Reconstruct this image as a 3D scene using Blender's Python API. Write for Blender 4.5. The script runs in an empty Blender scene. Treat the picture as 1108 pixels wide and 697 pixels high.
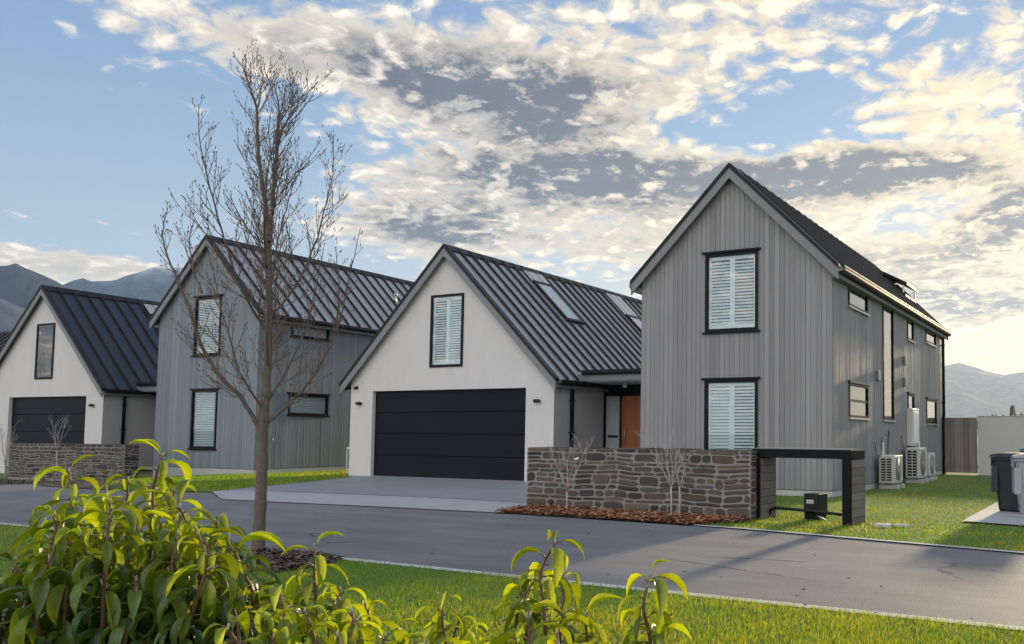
import bpy, bmesh, math, random
import numpy as np
from mathutils import Vector, Matrix, noise as mnoise

random.seed(7)
rng = np.random.default_rng(7)
scene = bpy.context.scene
COL = scene.collection

# ------------------------------------------------------------------ camera (solved from the vanishing points of the houses)
F, PX0, PY0 = 922.39, 768.78, 412.49            # focal length and principal point, in pixels of the 1108x697 frame
PITCH, ROLL, YAW = -0.0622355, 0.0056196, -0.4455557
LEFT_YAW, FAR_YAW = 0.0275664, 0.0520247         # the street bends a little: yaw of the two houses on the left
CAM_H = 1.2
def _rot(p, r, w):
    c, s = math.cos, math.sin
    Y = np.array([[c(w), -s(w), 0], [s(w), c(w), 0], [0, 0, 1]])
    B = np.array([[1, 0, 0], [0, 0, -1], [0, 1, 0]])
    P = np.array([[1, 0, 0], [0, c(p), -s(p)], [0, s(p), c(p)]])
    Q = np.array([[c(r), -s(r), 0], [s(r), c(r), 0], [0, 0, 1]])
    return Q @ P @ B @ Y
RM = _rot(PITCH, ROLL, YAW)
KM = np.array([[F, 0, PX0], [0, F, PY0], [0, 0, 1]])
MI = np.linalg.inv(KM @ RM)
CAMP = np.array([0, 0, CAM_H])
def ray(x, y):
    d = MI @ np.array([x, y, 1.0]); return d / np.linalg.norm(d)
def G(x, y, z=0.0):
    d = ray(x, y); return CAMP + d * ((z - CAM_H) / d[2])
def PL(x, y, pt, n):
    d = ray(x, y); n = np.array(n, float)
    return CAMP + d * (((np.array(pt, float) - CAMP) @ n) / (d @ n))
def AT(x, y, dist):                              # a point DIST metres ahead of the camera
    d = ray(x, y); return CAMP + d * (dist / (RM[2] @ d))

cd = bpy.data.cameras.new('camera'); cam = bpy.data.objects.new('camera', cd); COL.objects.link(cam)
cd.sensor_width = 36; cd.sensor_fit = 'HORIZONTAL'; cd.lens = F / 1108 * 36
cd.shift_x = -(PX0 - 554) / 1108; cd.shift_y = (PY0 - 348.5) / 1108
cd.clip_start = 0.05; cd.clip_end = 40000
m3 = Matrix((RM[0], -RM[1], -RM[2])).transposed()
cam.matrix_world = Matrix.Translation(CAMP) @ m3.to_4x4()
scene.camera = cam

# ------------------------------------------------------------------ sun and sky
SUN_EL = math.radians(9.0)
_h = ray(1226, 470); _h[2] = 0; _h /= np.linalg.norm(_h)
SUN = np.array([_h[0] * math.cos(SUN_EL), _h[1] * math.cos(SUN_EL), math.sin(SUN_EL)])
ld = bpy.data.lights.new('sun', 'SUN'); ld.energy = 4.0; ld.angle = math.radians(3.0); ld.color = (1.0, 0.79, 0.50)
lo = bpy.data.objects.new('sun', ld); COL.objects.link(lo)
lo.rotation_euler = Vector(-SUN).to_track_quat('-Z', 'Y').to_euler()
lo.location = (20, 40, 30)

class NT:
    """small helper to write node trees"""
    def __init__(s, tree): s.t = tree; s.n = tree.nodes; s.l = tree.links
    def node(s, typ, **kw):
        n = s.n.new(typ)
        for k, v in kw.items(): setattr(n, k, v)
        return n
    def put(s, sock, v):
        if v is None: return
        if isinstance(v, bpy.types.NodeSocket): s.l.new(v, sock)
        elif isinstance(v, (tuple, list)) and len(v) == 3 and sock.type == 'RGBA': sock.default_value = (*v, 1)
        else: sock.default_value = v
    def math(s, op, a, b=None, c=None, clamp=False):
        n = s.node('ShaderNodeMath', operation=op); n.use_clamp = clamp
        s.put(n.inputs[0], a); s.put(n.inputs[1], b); s.put(n.inputs[2], c); return n.outputs[0]
    def vmath(s, op, a, b=None, sc=None):
        n = s.node('ShaderNodeVectorMath', operation=op)
        s.put(n.inputs[0], a); s.put(n.inputs[1], b)
        if sc is not None: s.put(n.inputs['Scale'], sc)
        return n.outputs['Value'] if op in ('DOT_PRODUCT', 'LENGTH') else n.outputs[0]
    def mix(s, f, a, b, blend='MIX'):
        n = s.node('ShaderNodeMix', data_type='RGBA', blend_type=blend)
        s.put(n.inputs[0], f); s.put(n.inputs[6], a); s.put(n.inputs[7], b); return n.outputs[2]
    def noise(s, vec, scale, detail=4, rough=0.5, dist=0.0, dim='3D'):
        n = s.node('ShaderNodeTexNoise', noise_dimensions=dim)
        s.put(n.inputs['Vector'], vec); s.put(n.inputs['Scale'], scale); s.put(n.inputs['Detail'], detail)
        s.put(n.inputs['Roughness'], rough); s.put(n.inputs['Distortion'], dist); return n.outputs['Fac']
    def smooth(s, v, a, b, lo=0.0, hi=1.0):
        n = s.node('ShaderNodeMapRange', interpolation_type='SMOOTHSTEP')
        s.put(n.inputs[0], v); n.inputs[1].default_value = a; n.inputs[2].default_value = b
        n.inputs[3].default_value = lo; n.inputs[4].default_value = hi; return n.outputs[0]
    def ramp(s, v, stops):
        n = s.node('ShaderNodeValToRGB'); e = n.color_ramp.elements
        while len(e) < len(stops): e.new(0.5)
        for el, (p, c) in zip(e, stops): el.position = p; el.color = (*c, 1)
        s.put(n.inputs[0], v); return n.outputs[0]

def azel(px, py):
    d = ray(px, py); return math.atan2(d[0], d[1]), math.asin(d[2])

def build_world():
    w = bpy.data.worlds.new('World'); scene.world = w; w.use_nodes = True
    T = NT(w.node_tree); T.n.clear()
    out = T.node('ShaderNodeOutputWorld'); bg = T.node('ShaderNodeBackground'); T.l.new(bg.outputs[0], out.inputs[0])
    bg.inputs[1].default_value = 0.105
    sky = T.node('ShaderNodeTexSky', sky_type='NISHITA'); sky.sun_disc = False
    sky.sun_elevation = SUN_EL; sky.sun_rotation = math.atan2(SUN[0], SUN[1])
    sky.altitude = 300; sky.air_density = 1.0; sky.dust_density = 0.5; sky.ozone_density = 1.6
    tc = T.node('ShaderNodeTexCoord'); d = tc.outputs['Generated']
    sx = T.node('ShaderNodeSeparateXYZ'); T.l.new(d, sx.inputs[0])
    X, Y, Z = sx.outputs
    zc = T.math('MAXIMUM', Z, 0.0)
    az = T.math('ARCTAN2', X, Y)
    el = T.math('ARCSINE', Z)
    inv = T.math('DIVIDE', 1.0, T.math('ADD', zc, 0.17))
    cmb = T.node('ShaderNodeCombineXYZ'); T.put(cmb.inputs[0], T.math('MULTIPLY', X, inv)); T.put(cmb.inputs[1], T.math('MULTIPLY', Y, inv))
    P = cmb.outputs[0]
    cosun = T.vmath('DOT_PRODUCT', d, tuple(SUN))
    def blob(px, py, sx_, sy_, wgt):
        a0, e0 = azel(px, py); a1, _ = azel(px + sx_, py); _, e1 = azel(px, py - sy_)
        u = T.math('DIVIDE', T.math('SUBTRACT', az, a0), abs(a1 - a0)); v = T.math('DIVIDE', T.math('SUBTRACT', el, e0), abs(e1 - e0))
        q = T.math('ADD', T.math('MULTIPLY', u, u), T.math('MULTIPLY', v, v))
        return T.math('MULTIPLY', T.math('EXPONENT', T.math('MULTIPLY', q, -1.0)), wgt)
    def total(bl):
        s = None
        for b in bl: s = blob(*b) if s is None else T.math('ADD', s, blob(*b))
        return s
    cover = total([(560, 105, 165, 58, .42), (470, 40, 90, 30, .10), (650, 205, 190, 40, .38), (930, 186, 175, 30, .42), (1090, 240, 90, 36, .30),
                   (450, 248, 120, 26, .32), (830, 45, 330, 80, .12), (1060, 120, 140, 50, .14), (160, 20, 200, 20, .10), (330, 55, 110, 30, .08), (1040, 330, 170, 34, .28), (800, 270, 240, 24, .20),
                   (110, 200, 210, 120, -.25), (400, 30, 90, 25, -.05), (330, 180, 60, 70, -.06), (70, 284, 200, 17, .48), (60, 240, 100, 14, .2), (330, 40, 120, 34, .15), (120, 45, 60, 22, .08),
                   (850, 118, 70, 26, -.22), (780, 150, 80, 22, -.16), (1000, 155, 60, 18, -.12), (420, 150, 40, 40, -.08), (330, 110, 60, 30, -.12), (410, 200, 50, 30, .10), (30, 40, 70, 50, -.10), (950, 290, 200, 30, .18)])
    heavy = total([(520, 105, 170, 50, 1.0), (620, 195, 190, 40, .9), (920, 188, 160, 30, 1.15), (1085, 235, 90, 36, .9), (450, 245, 130, 24, .8), (1040, 325, 150, 26, .8), (840, 285, 200, 20, .5), (830, 60, 250, 40, .15)])
    back = T.smooth(T.vmath('DOT_PRODUCT', d, tuple(_h)), 0.25, -0.75)
    def dens(Pv):
        warp = T.node('ShaderNodeTexNoise'); T.put(warp.inputs['Vector'], Pv); warp.inputs['Scale'].default_value = 5.0; warp.inputs['Detail'].default_value = 4
        off = T.vmath('SCALE', T.vmath('SUBTRACT', warp.outputs['Color'], (0.5, 0.5, 0.5)), None, 0.16)
        Pw = T.vmath('ADD', Pv, off)
        lowf = T.noise(Pw, 3.0, 6, 0.5)
        fine = T.noise(Pw, 26.0, 7, 0.66)
        vo = T.node('ShaderNodeTexVoronoi', feature='F1'); T.put(vo.inputs['Vector'], Pw); vo.inputs['Scale'].default_value = 16.0
        cell = T.math('SUBTRACT', 0.78, vo.outputs['Distance'])
        s = T.math('ADD', T.math('ADD', T.math('MULTIPLY', lowf, 0.62), T.math('MULTIPLY', cell, 0.30)), T.math('MULTIPLY', fine, 0.44))
        return T.math('ADD', T.math('ADD', s, cover), T.math('MULTIPLY', back, 0.06)), lowf, cell
    sd = Vector((SUN[0], SUN[1], 0)).normalized()
    n0, low0, cell0 = dens(P)
    n1, _, _ = dens(T.vmath('ADD', P, (sd.x * 0.05 + 0.012, sd.y * 0.05, 0.0)))
    alpha = T.smooth(n0, 0.59, 0.80)
    body = T.math('ADD', T.math('ADD', T.math('MULTIPLY', low0, 0.62), T.math('MULTIPLY', cell0, 0.20)), T.math('MULTIPLY', cover, 1.15))
    thick = T.math('MULTIPLY', T.smooth(body, 0.40, 0.80), T.math('ADD', .30, T.math('MULTIPLY', T.smooth(n0, 0.58, 0.92), .70)))
    mot = T.noise(P, 11.0, 9, .70)
    thick = T.math('MULTIPLY', thick, T.smooth(mot, .30, .62, .20, 1.18))
    edge = T.smooth(T.math('SUBTRACT', n0, n1), -0.02, 0.20)          # faces turned to the sun
    dark = T.math('MULTIPLY', thick, T.math('SUBTRACT', 1.0, T.math('MULTIPLY', edge, 0.62)))
    dark = T.math('MULTIPLY', dark, T.math('ADD', 0.26, T.math('MULTIPLY', heavy, 1.5)), None, True)
    glow = T.math('POWER', T.math('MAXIMUM', cosun, 0.0), 7.0)
    glow2 = T.math('POWER', T.math('MAXIMUM', cosun, 0.0), 30.0)
    bright = T.mix(glow, (5.0, 4.45, 3.7), (6.5, 5.0, 3.0))
    bright = T.mix(T.math('MULTIPLY', glow2, 0.6), bright, (7.4, 5.8, 3.6))
    shade = T.mix(glow, (.50, .57, .80), (1.0, .88, .86))
    mott = T.math('ADD', .72, T.math('MULTIPLY', T.noise(P, 9.0, 6, .62), .62))
    shade = T.vmath('SCALE', shade, None, T.math('ADD', mott, T.math('MULTIPLY', edge, .35)))
    bright = T.vmath('SCALE', bright, None, T.math('ADD', .84, T.math('MULTIPLY', edge, .38)))
    ccol = T.mix(dark, bright, shade)
    fill_back = T.math('ADD', 1.0, T.math('MULTIPLY', back, 0.6))  # extra cloud brightness behind the camera, added as fill
    ccol = T.vmath('SCALE', ccol, None, fill_back)
    raw = T.vmath('SCALE', sky.outputs[0], None, 0.62)
    soft = T.vmath('DIVIDE', raw, T.vmath('ADD', T.vmath('SCALE', raw, None, 0.21), (1, 1, 1)))
    zen = T.ramp(T.smooth(el, 0.0, 0.62), [(0, (.74, .86, .97)), (.25, (.58, .76, .97)), (.6, (.36, .58, .92)), (1, (.25, .45, .85))])
    basecol = T.mix(0.62, soft, T.vmath('SCALE', zen, None, 4.5))
    basecol = T.mix(T.math('MULTIPLY', T.smooth(el, 0.30, 0.02), T.math('MULTIPLY', glow, .95)), basecol, (7.2, 5.1, 2.6))
    fade = T.smooth(el, 0.0, 0.05)
    col = T.mix(T.math('MULTIPLY', alpha, T.math('ADD', T.math('MULTIPLY', fade, 0.65), 0.3)), basecol, ccol)
    col = T.vmath('MULTIPLY', col, T.mix(back, (1, 1, 1), (2.5, 2.38, 2.25)))  # sky out of view behind the camera brightened and warmed to fill shaded fronts
    T.l.new(col, bg.inputs[0])
    w.cycles.sampling_method = 'MANUAL'; w.cycles.sample_map_resolution = 128
build_world()

# ------------------------------------------------------------------ materials
def mat(name, color, rough=0.6, metal=0.0, spec=0.5, var=None, bump=None, tint=0.0, coat=0.0, coords='Object', tintcol=None):
    """principled material; var = (scale, amount, stretch) tonal variation, bump = (scale, strength, stretch), tint = strength of the per-piece attribute"""
    m = bpy.data.materials.new(name); m.use_nodes = True
    T = NT(m.node_tree); b = T.n['Principled BSDF']
    b.inputs['Roughness'].default_value = rough; b.inputs['Metallic'].default_value = metal
    b.inputs['Specular IOR Level'].default_value = spec
    if coat: b.inputs['Coat Weight'].default_value = coat
    tc = T.node('ShaderNodeTexCoord'); v = tc.outputs[coords]
    c = None
    fac = None
    def stretched(st):
        if st is None: return v
        return T.vmath('MULTIPLY', v, st)
    if var:
        vs = var if isinstance(var, list) else [var]
        for (sc, am, st) in vs:
            n = T.noise(stretched(st), sc, 5, 0.6)
            k = T.math('ADD', 1.0 - am, T.math('MULTIPLY', n, 2 * am))
            fac = k if fac is None else T.math('MULTIPLY', fac, k)
    if tint:
        a = T.node('ShaderNodeAttribute', attribute_name='tint')
        k = T.math('ADD', 1.0 - tint, T.math('MULTIPLY', a.outputs['Fac'], 2 * tint))
        fac = k if fac is None else T.math('MULTIPLY', fac, k)
    base = (*color, 1)
    if tintcol:
        a = T.node('ShaderNodeAttribute', attribute_name='hue')
        base = T.mix(a.outputs['Fac'], color, tintcol)
    if fac is not None or tintcol:
        if fac is not None:
            if isinstance(base, tuple):
                rgb = T.node('ShaderNodeRGB'); rgb.outputs[0].default_value = base; base = rgb.outputs[0]
            base = T.vmath('SCALE', base, None, fac)
        T.l.new(base, b.inputs['Base Color'])
    else: b.inputs['Base Color'].default_value = base
    if bump:
        bs = bump if isinstance(bump, list) else [bump]
        prev = None
        for (sc, stg, st) in bs:
            n = T.noise(stretched(st), sc, 6, 0.6)
            bn = T.node('ShaderNodeBump'); bn.inputs['Strength'].default_value = stg; bn.inputs['Distance'].default_value = 0.01
            T.l.new(n, bn.inputs['Height'])
            if prev: T.l.new(prev, bn.inputs['Normal'])
            prev = bn.outputs[0]
        T.l.new(prev, b.inputs['Normal'])
    return m

def leafmat(name, c0, c1, trans=0.45, rough=0.35, spec=0.5, var=0.15, tcol=None, trans1=None, spots=False):
    """foliage: two-sided diffuse and gloss with light passing through; attribute hue blends c0 to c1, tint varies lightness"""
    m = bpy.data.materials.new(name); m.use_nodes = True
    T = NT(m.node_tree); b = T.n['Principled BSDF']; out = T.n['Material Output']
    h = T.node('ShaderNodeAttribute', attribute_name='hue').outputs['Fac']
    t = T.node('ShaderNodeAttribute', attribute_name='tint').outputs['Fac']
    c = T.vmath('SCALE', T.mix(h, c0, c1), None, T.math('ADD', 1 - var * 2, T.math('MULTIPLY', t, 4 * var)))
    if spots:
        v = T.node('ShaderNodeTexCoord').outputs['Object']
        c = T.vmath('SCALE', c, None, T.math('ADD', .62, T.math('MULTIPLY', T.noise(v, 55, 4, .65), .76)))
        c = T.mix(T.math('MULTIPLY', T.smooth(T.noise(v, 120, 3, .6), .68, .76), .8), c, (.13, .075, .025))
        bn = T.node('ShaderNodeBump'); bn.inputs['Strength'].default_value = .35; bn.inputs['Distance'].default_value = .004
        T.l.new(T.noise(v, 160, 3, .6), bn.inputs['Height']); T.l.new(bn.outputs[0], b.inputs['Normal'])
        b.inputs['Roughness'].default_value = rough
    T.l.new(c, b.inputs['Base Color']); b.inputs['Roughness'].default_value = rough; b.inputs['Specular IOR Level'].default_value = spec
    tr = T.node('ShaderNodeBsdfTranslucent')
    T.l.new(T.vmath('MULTIPLY', c, tcol or (2.1, 1.75, 0.7)), tr.inputs[0])
    mx = T.node('ShaderNodeMixShader'); mx.inputs[0].default_value = trans
    if trans1 is not None: T.l.new(T.math('ADD', trans, T.math('MULTIPLY', h, trans1 - trans)), mx.inputs[0])
    T.l.new(b.outputs[0], mx.inputs[1]); T.l.new(tr.outputs[0], mx.inputs[2]); T.l.new(mx.outputs[0], out.inputs[0])
    return m

def glassmat(name, tintc=(0.85, 0.93, 0.95), refl=1.0):
    m = bpy.data.materials.new(name); m.use_nodes = True
    T = NT(m.node_tree); T.n.clear(); out = T.node('ShaderNodeOutputMaterial')
    tr = T.node('ShaderNodeBsdfTransparent'); tr.inputs[0].default_value = (*tintc, 1)
    gl = T.node('ShaderNodeBsdfGlossy'); gl.inputs['Roughness'].default_value = 0.015; gl.inputs[0].default_value = (.95, .97, 1, 1)
    fr = T.node('ShaderNodeFresnel'); fr.inputs[0].default_value = 1.6
    mx = T.node('ShaderNodeMixShader')
    T.l.new(T.math('MULTIPLY', T.math('ADD', fr.outputs[0], 0.05), refl, None, True), mx.inputs[0])
    T.l.new(tr.outputs[0], mx.inputs[1]); T.l.new(gl.outputs[0], mx.inputs[2]); T.l.new(mx.outputs[0], out.inputs[0])
    return m

M = {}
M['plaster'] = mat('warm_white_render', (.565, .535, .51), .85, var=[(.8, .07, None), (3.5, .075, (1, 1, .22)), (30, .03, None)], bump=[(160, .3, None), (22, .15, None), (4, .2, None)])
M['plaster_warm'] = mat('pale_garden_render', (.47, .445, .42), .85, var=[(.8, .07, None), (5, .05, (1, 1, .3))], bump=(120, .25, None))
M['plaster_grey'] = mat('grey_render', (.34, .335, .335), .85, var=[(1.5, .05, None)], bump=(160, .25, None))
M['board'] = mat('stained_vertical_boards', (.24, .231, .23), .62, spec=.35, tint=.18, var=[(22, .16, (1, 1, .06)), (1.1, .08, None)], bump=(60, .25, (1, 1, .04)))
M['board_blue'] = mat('blue_grey_vertical_boards', (.175, .195, .215), .62, spec=.35, tint=.18, var=[(22, .15, (1, 1, .06)), (1.1, .08, None)], bump=(60, .25, (1, 1, .04)))
M['core'] = mat('dark_wall_wrap', (.03, .03, .03), .9)
M['found'] = mat('concrete_footing', (.42, .41, .39), .85, var=(6, .15, None), bump=(60, .3, None))
M['roof'] = mat('charcoal_roof_metal', (.46, .43, .415), .42, metal=.6, spec=.5, tint=.14, var=[(2.2, .14, None)], bump=(1.2, .10, None))
M['roof_navy'] = mat('dark_blue_roof_metal', (.036, .041, .050), .42, metal=.3, tint=.12, var=[(2.2, .12, None)], bump=(1.2, .10, None))
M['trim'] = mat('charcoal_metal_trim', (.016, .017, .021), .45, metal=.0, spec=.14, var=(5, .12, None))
M['barge'] = mat('grey_painted_timber', (.175, .178, .185), .55, var=[(3, .06, None), (40, .05, (1, .1, 1))], bump=(50, .1, None))
M['door'] = mat('charcoal_garage_panel', (.009, .0105, .016), .5, spec=.10, var=[(3, .18, None), (30, .10, (.15, 1, 1))], bump=(80, .25, (.08, 1, 1)))
M['frame'] = mat('black_window_joinery', (.006, .0065, .010), .4, spec=.12)
M['silver'] = mat('bare_aluminium_edge', (.50, .48, .45), .45, metal=.8)
M['glass'] = glassmat('window_glass', (.86, .95, .97), .75)
M['glass_side'] = glassmat('side_window_glass', (.72, .80, .84), 1.3)
M['glass_clear'] = glassmat('clear_window_glass', (.92, .96, .96), .6)
M['shutter'] = mat('white_shutter_paint', (.86, .88, .88), .45)
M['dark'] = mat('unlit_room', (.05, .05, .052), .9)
M['room'] = mat('pale_room', (.42, .42, .40), .9)
M['wood'] = mat('cedar_door_boards', (.28, .080, .022), .4, var=[(9, .22, (1, 1, .05)), (40, .1, (1, 1, .03))], bump=(30, .1, (1, 1, .05)), tint=.08)
M['frost'] = mat('frosted_sidelight', (.33, .38, .37), .25, spec=.6)
M['black'] = mat('black_plastic', (.008, .008, .009), .45, spec=.35)
M['white'] = mat('white_plastic', (.72, .72, .70), .4)
M['joint'] = mat('joint_filler', (.05, .05, .05), .9)
M['concrete'] = mat('broom_finished_concrete', (.33, .33, .325), .8, var=[(.7, .16, None), (5, .10, None), (60, .12, None)], bump=[(130, .25, None)], coords='Object')
M['concrete_dark'] = mat('honed_driveway_concrete', (.215, .228, .236), .6, var=[(.45, .16, None), (1.3, .14, (1, .1, 1)), (3, .12, (1, .4, 1)), (70, .14, None)], bump=[(150, .2, None)])
M['kerb'] = mat('concrete_edging', (.46, .45, .42), .85, var=[(3, .15, None), (60, .12, None)], bump=(80, .3, None))
M['soil'] = mat('dark_soil', (.05, .038, .028), .95, var=[(18, .4, None)], bump=[(40, .8, None)])
M['portal'] = mat('black_steel_cladding', (.006, .006, .008), .45, spec=.12, var=(4, .15, None))
M['portal_board'] = mat('weathered_portal_boards', (.15, .125, .10), .6, tint=.2, var=[(18, .2, (.1, 1, 1))], bump=(50, .2, (.1, 1, 1)))
M['ac'] = mat('beige_condenser_casing', (.50, .48, .44), .45, var=(4, .06, None))
M['coil'] = mat('condenser_coil', (.02, .02, .022), .6)
M['bin_dark'] = mat('charcoal_bin_plastic', (.016, .019, .025), .45, var=(8, .1, None))
M['bin_grey'] = mat('grey_bin_plastic', (.27, .28, .31), .5, var=(8, .08, None))
M['lid_teal'] = mat('teal_bin_lid', (.03, .13, .15), .45)
M['fence'] = mat('weathered_timber_gate', (.17, .145, .125), .75, tint=.25, var=[(20, .25, (1, 1, .05))], bump=(50, .3, (1, 1, .05)))
M['stone'] = mat('schist_stone', (.070, .060, .053), .8, tint=.62, var=[(9, .28, (1, 1, 2.2)), (45, .2, (.5, 1, 3))], bump=[(28, 1.0, (.6, 1, 2.5)), (90, .6, None)], tintcol=(.115, .070, .042))
M['mortar'] = mat('pale_lime_mortar', (.235, .225, .205), .95, var=[(14, .15, None)], bump=[(90, .5, None)])
M['bark'] = mat('grey_brown_bark', (.125, .098, .075), .85, var=[(7, .45, (1, 1, .8)), (22, .35, (1, 1, 2.5)), (70, .25, None)], bump=[(45, 1.0, (1, 1, 1.5)), (12, .6, (1, 1, 2.5))])
M['twig'] = mat('brown_twigs', (.15, .10, .072), .7, var=(20, .2, None))
M['pale_twig'] = mat('pale_sapling_stems', (.36, .32, .285), .7, var=(20, .2, None))
M['stem'] = mat('reddish_shrub_stem', (.13, .065, .035), .6)
M['chip'] = mat('bark_mulch_chips', (.27, .115, .05), .85, tint=.6, var=(30, .2, None))
M['chip_dark'] = mat('dark_leaf_litter', (.085, .055, .04), .9, tint=.6, var=(30, .2, None))
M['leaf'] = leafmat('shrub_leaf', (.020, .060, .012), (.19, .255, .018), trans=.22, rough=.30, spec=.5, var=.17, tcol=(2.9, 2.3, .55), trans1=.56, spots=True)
M['grassblade'] = leafmat('lawn_blade', (.10, .20, .018), (.27, .29, .035), trans=.5, rough=.5, spec=.25, var=.20, tcol=(2.5, 2.1, .7))
M['ever'] = leafmat('conifer_needles', (.02, .04, .02), (.04, .06, .025), trans=.2)
M['weed'] = leafmat('groundcover_leaf', (.05, .085, .03), (.14, .10, .04), trans=.3)

def lawnmat():
    m = mat('lawn_turf', (.085, .135, .02), .9, var=[(.9, .22, None), (9, .25, None), (90, .3, None)], bump=[(70, .6, None)])
    return m
M['lawn'] = lawnmat()
def asphaltmat():
    m = bpy.data.materials.new('worn_asphalt'); m.use_nodes = True
    T = NT(m.node_tree); b = T.n['Principled BSDF']; v = T.node('ShaderNodeTexCoord').outputs['Object']
    fine = T.noise(v, 75, 4, .8); mid = T.noise(T.vmath('MULTIPLY', v, (.35, 1.6, 1)), 1.5, 5, .6); big = T.noise(v, .35, 4, .6)
    k = T.math('MULTIPLY', T.math('ADD', .05, T.math('MULTIPLY', fine, 1.9)), T.math('ADD', .62, T.math('MULTIPLY', mid, .76)))
    k = T.math('MULTIPLY', k, T.math('ADD', .75, T.math('MULTIPLY', big, .5)))
    sp = T.smooth(T.noise(v, 150, 2, .5), .64, .74)
    pv = T.node('ShaderNodeTexVoronoi', feature='DISTANCE_TO_EDGE'); T.put(pv.inputs['Vector'], T.vmath('MULTIPLY', v, (.22, .5, 1))); pv.inputs['Scale'].default_value = 1.0
    crack = T.math('MULTIPLY', T.smooth(T.math('ADD', pv.outputs['Distance'], T.math('MULTIPLY', T.math('SUBTRACT', T.noise(v, 6, 4, .7), .5), .03)), .006, .001), T.smooth(T.noise(v, .5, 2, .5), .5, .6))
    c = T.vmath('SCALE', T.mix(T.smooth(T.noise(v, .8, 3, .5), .35, .65), (.150, .152, .157), (.172, .170, .168)), None, k)
    c = T.mix(T.math('MULTIPLY', crack, .8), c, (.03, .03, .03))
    T.l.new(T.mix(T.math('MULTIPLY', sp, .6), c, (.36, .35, .33)), b.inputs['Base Color'])
    b.inputs['Roughness'].default_value = .78; b.inputs['Specular IOR Level'].default_value = .35
    bn = T.node('ShaderNodeBump'); bn.inputs['Strength'].default_value = .9; bn.inputs['Distance'].default_value = .012
    T.l.new(fine, bn.inputs['Height']); T.l.new(bn.outputs[0], b.inputs['Normal'])
    return m
M['asphalt'] = asphaltmat()

# ------------------------------------------------------------------ mesh building
class MB:
    def __init__(s): s.v = []; s.f = []; s.m = []; s.t = []; s.h = []; s.sm = []
    def add(s, vs, fs, mi=0, tint=0.5, hue=0.0, smooth=False):
        b = len(s.v); s.v.extend([tuple(map(float, p)) for p in vs])
        for f in fs:
            s.f.append([b + i for i in f]); s.m.append(mi); s.t.append(tint); s.h.append(hue); s.sm.append(smooth)
    def quad(s, a, b, c, d, mi=0, tint=0.5): s.add([a, b, c, d], [(0, 1, 2, 3)], mi, tint)
    def box(s, lo, hi, mi=0, tint=0.5):
        (x0, y0, z0), (x1, y1, z1) = lo, hi
        vs = [(x0, y0, z0), (x1, y0, z0), (x1, y1, z0), (x0, y1, z0), (x0, y0, z1), (x1, y0, z1), (x1, y1, z1), (x0, y1, z1)]
        s.add(vs, [(0, 3, 2, 1), (4, 5, 6, 7), (0, 1, 5, 4), (1, 2, 6, 5), (2, 3, 7, 6), (3, 0, 4, 7)], mi, tint)
    def prism(s, poly, ext, mi=0, tint=0.5, caps=True):
        """poly: list of 3-d points, ext: extrusion vector"""
        n = len(poly); ex = np.array(ext, float); A = [np.array(p, float) for p in poly]
        vs = A + [p + ex for p in A]
        fs = [(i, (i + 1) % n, n + (i + 1) % n, n + i) for i in range(n)]
        if caps: fs += [tuple(range(n))[::-1], tuple(range(n, 2 * n))]
        s.add(vs, fs, mi, tint)
    def tube(s, pts, rad, n=8, mi=0, tint=0.5, hue=0.0, cap=True, smooth=True):
        pts = [np.array(p, float) for p in pts]
        if not hasattr(rad, '__len__'): rad = [rad] * len(pts)
        vs = []; ref = np.array([0.31, 0.52, 0.79])
        for i, p in enumerate(pts):
            d = pts[min(i + 1, len(pts) - 1)] - pts[max(i - 1, 0)]
            L = np.linalg.norm(d); d = d / L if L > 1e-9 else np.array([0, 0, 1.0])
            a = np.cross(d, ref); a /= max(np.linalg.norm(a), 1e-9); b = np.cross(d, a)
            for k in range(n):
                q = 2 * math.pi * k / n; vs.append(p + rad[i] * (math.cos(q) * a + math.sin(q) * b))
        fs = []
        for i in range(len(pts) - 1):
            for k in range(n):
                k2 = (k + 1) % n; fs.append((i * n + k, i * n + k2, (i + 1) * n + k2, (i + 1) * n + k))
        if cap and n > 2: fs += [tuple(range(n))[::-1], tuple(range((len(pts) - 1) * n, len(pts) * n))]
        s.add(vs, fs, mi, tint, hue, smooth)
    def build(s, name, mats, parent=None, bevel=0.0, fixn=False, segs=1):
        me = bpy.data.meshes.new(name); me.from_pydata(s.v, [], s.f)
        mats = mats if isinstance(mats, (list, tuple)) else [mats]
        for q in mats: me.materials.append(q)
        me.polygons.foreach_set('material_index', s.m); me.polygons.foreach_set('use_smooth', s.sm)
        a = me.attributes.new('tint', 'FLOAT', 'FACE'); a.data.foreach_set('value', s.t)
        a = me.attributes.new('hue', 'FLOAT', 'FACE'); a.data.foreach_set('value', s.h)
        if fixn:
            bm = bmesh.new(); bm.from_mesh(me); bmesh.ops.recalc_face_normals(bm, faces=bm.faces); bm.to_mesh(me); bm.free()
        o = bpy.data.objects.new(name, me); COL.objects.link(o)
        if parent is not None: o.parent = parent
        if bevel:
            b = o.modifiers.new('bevel', 'BEVEL'); b.width = bevel; b.segments = segs; b.limit_method = 'ANGLE'; b.angle_limit = math.radians(50)
        return o
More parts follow.
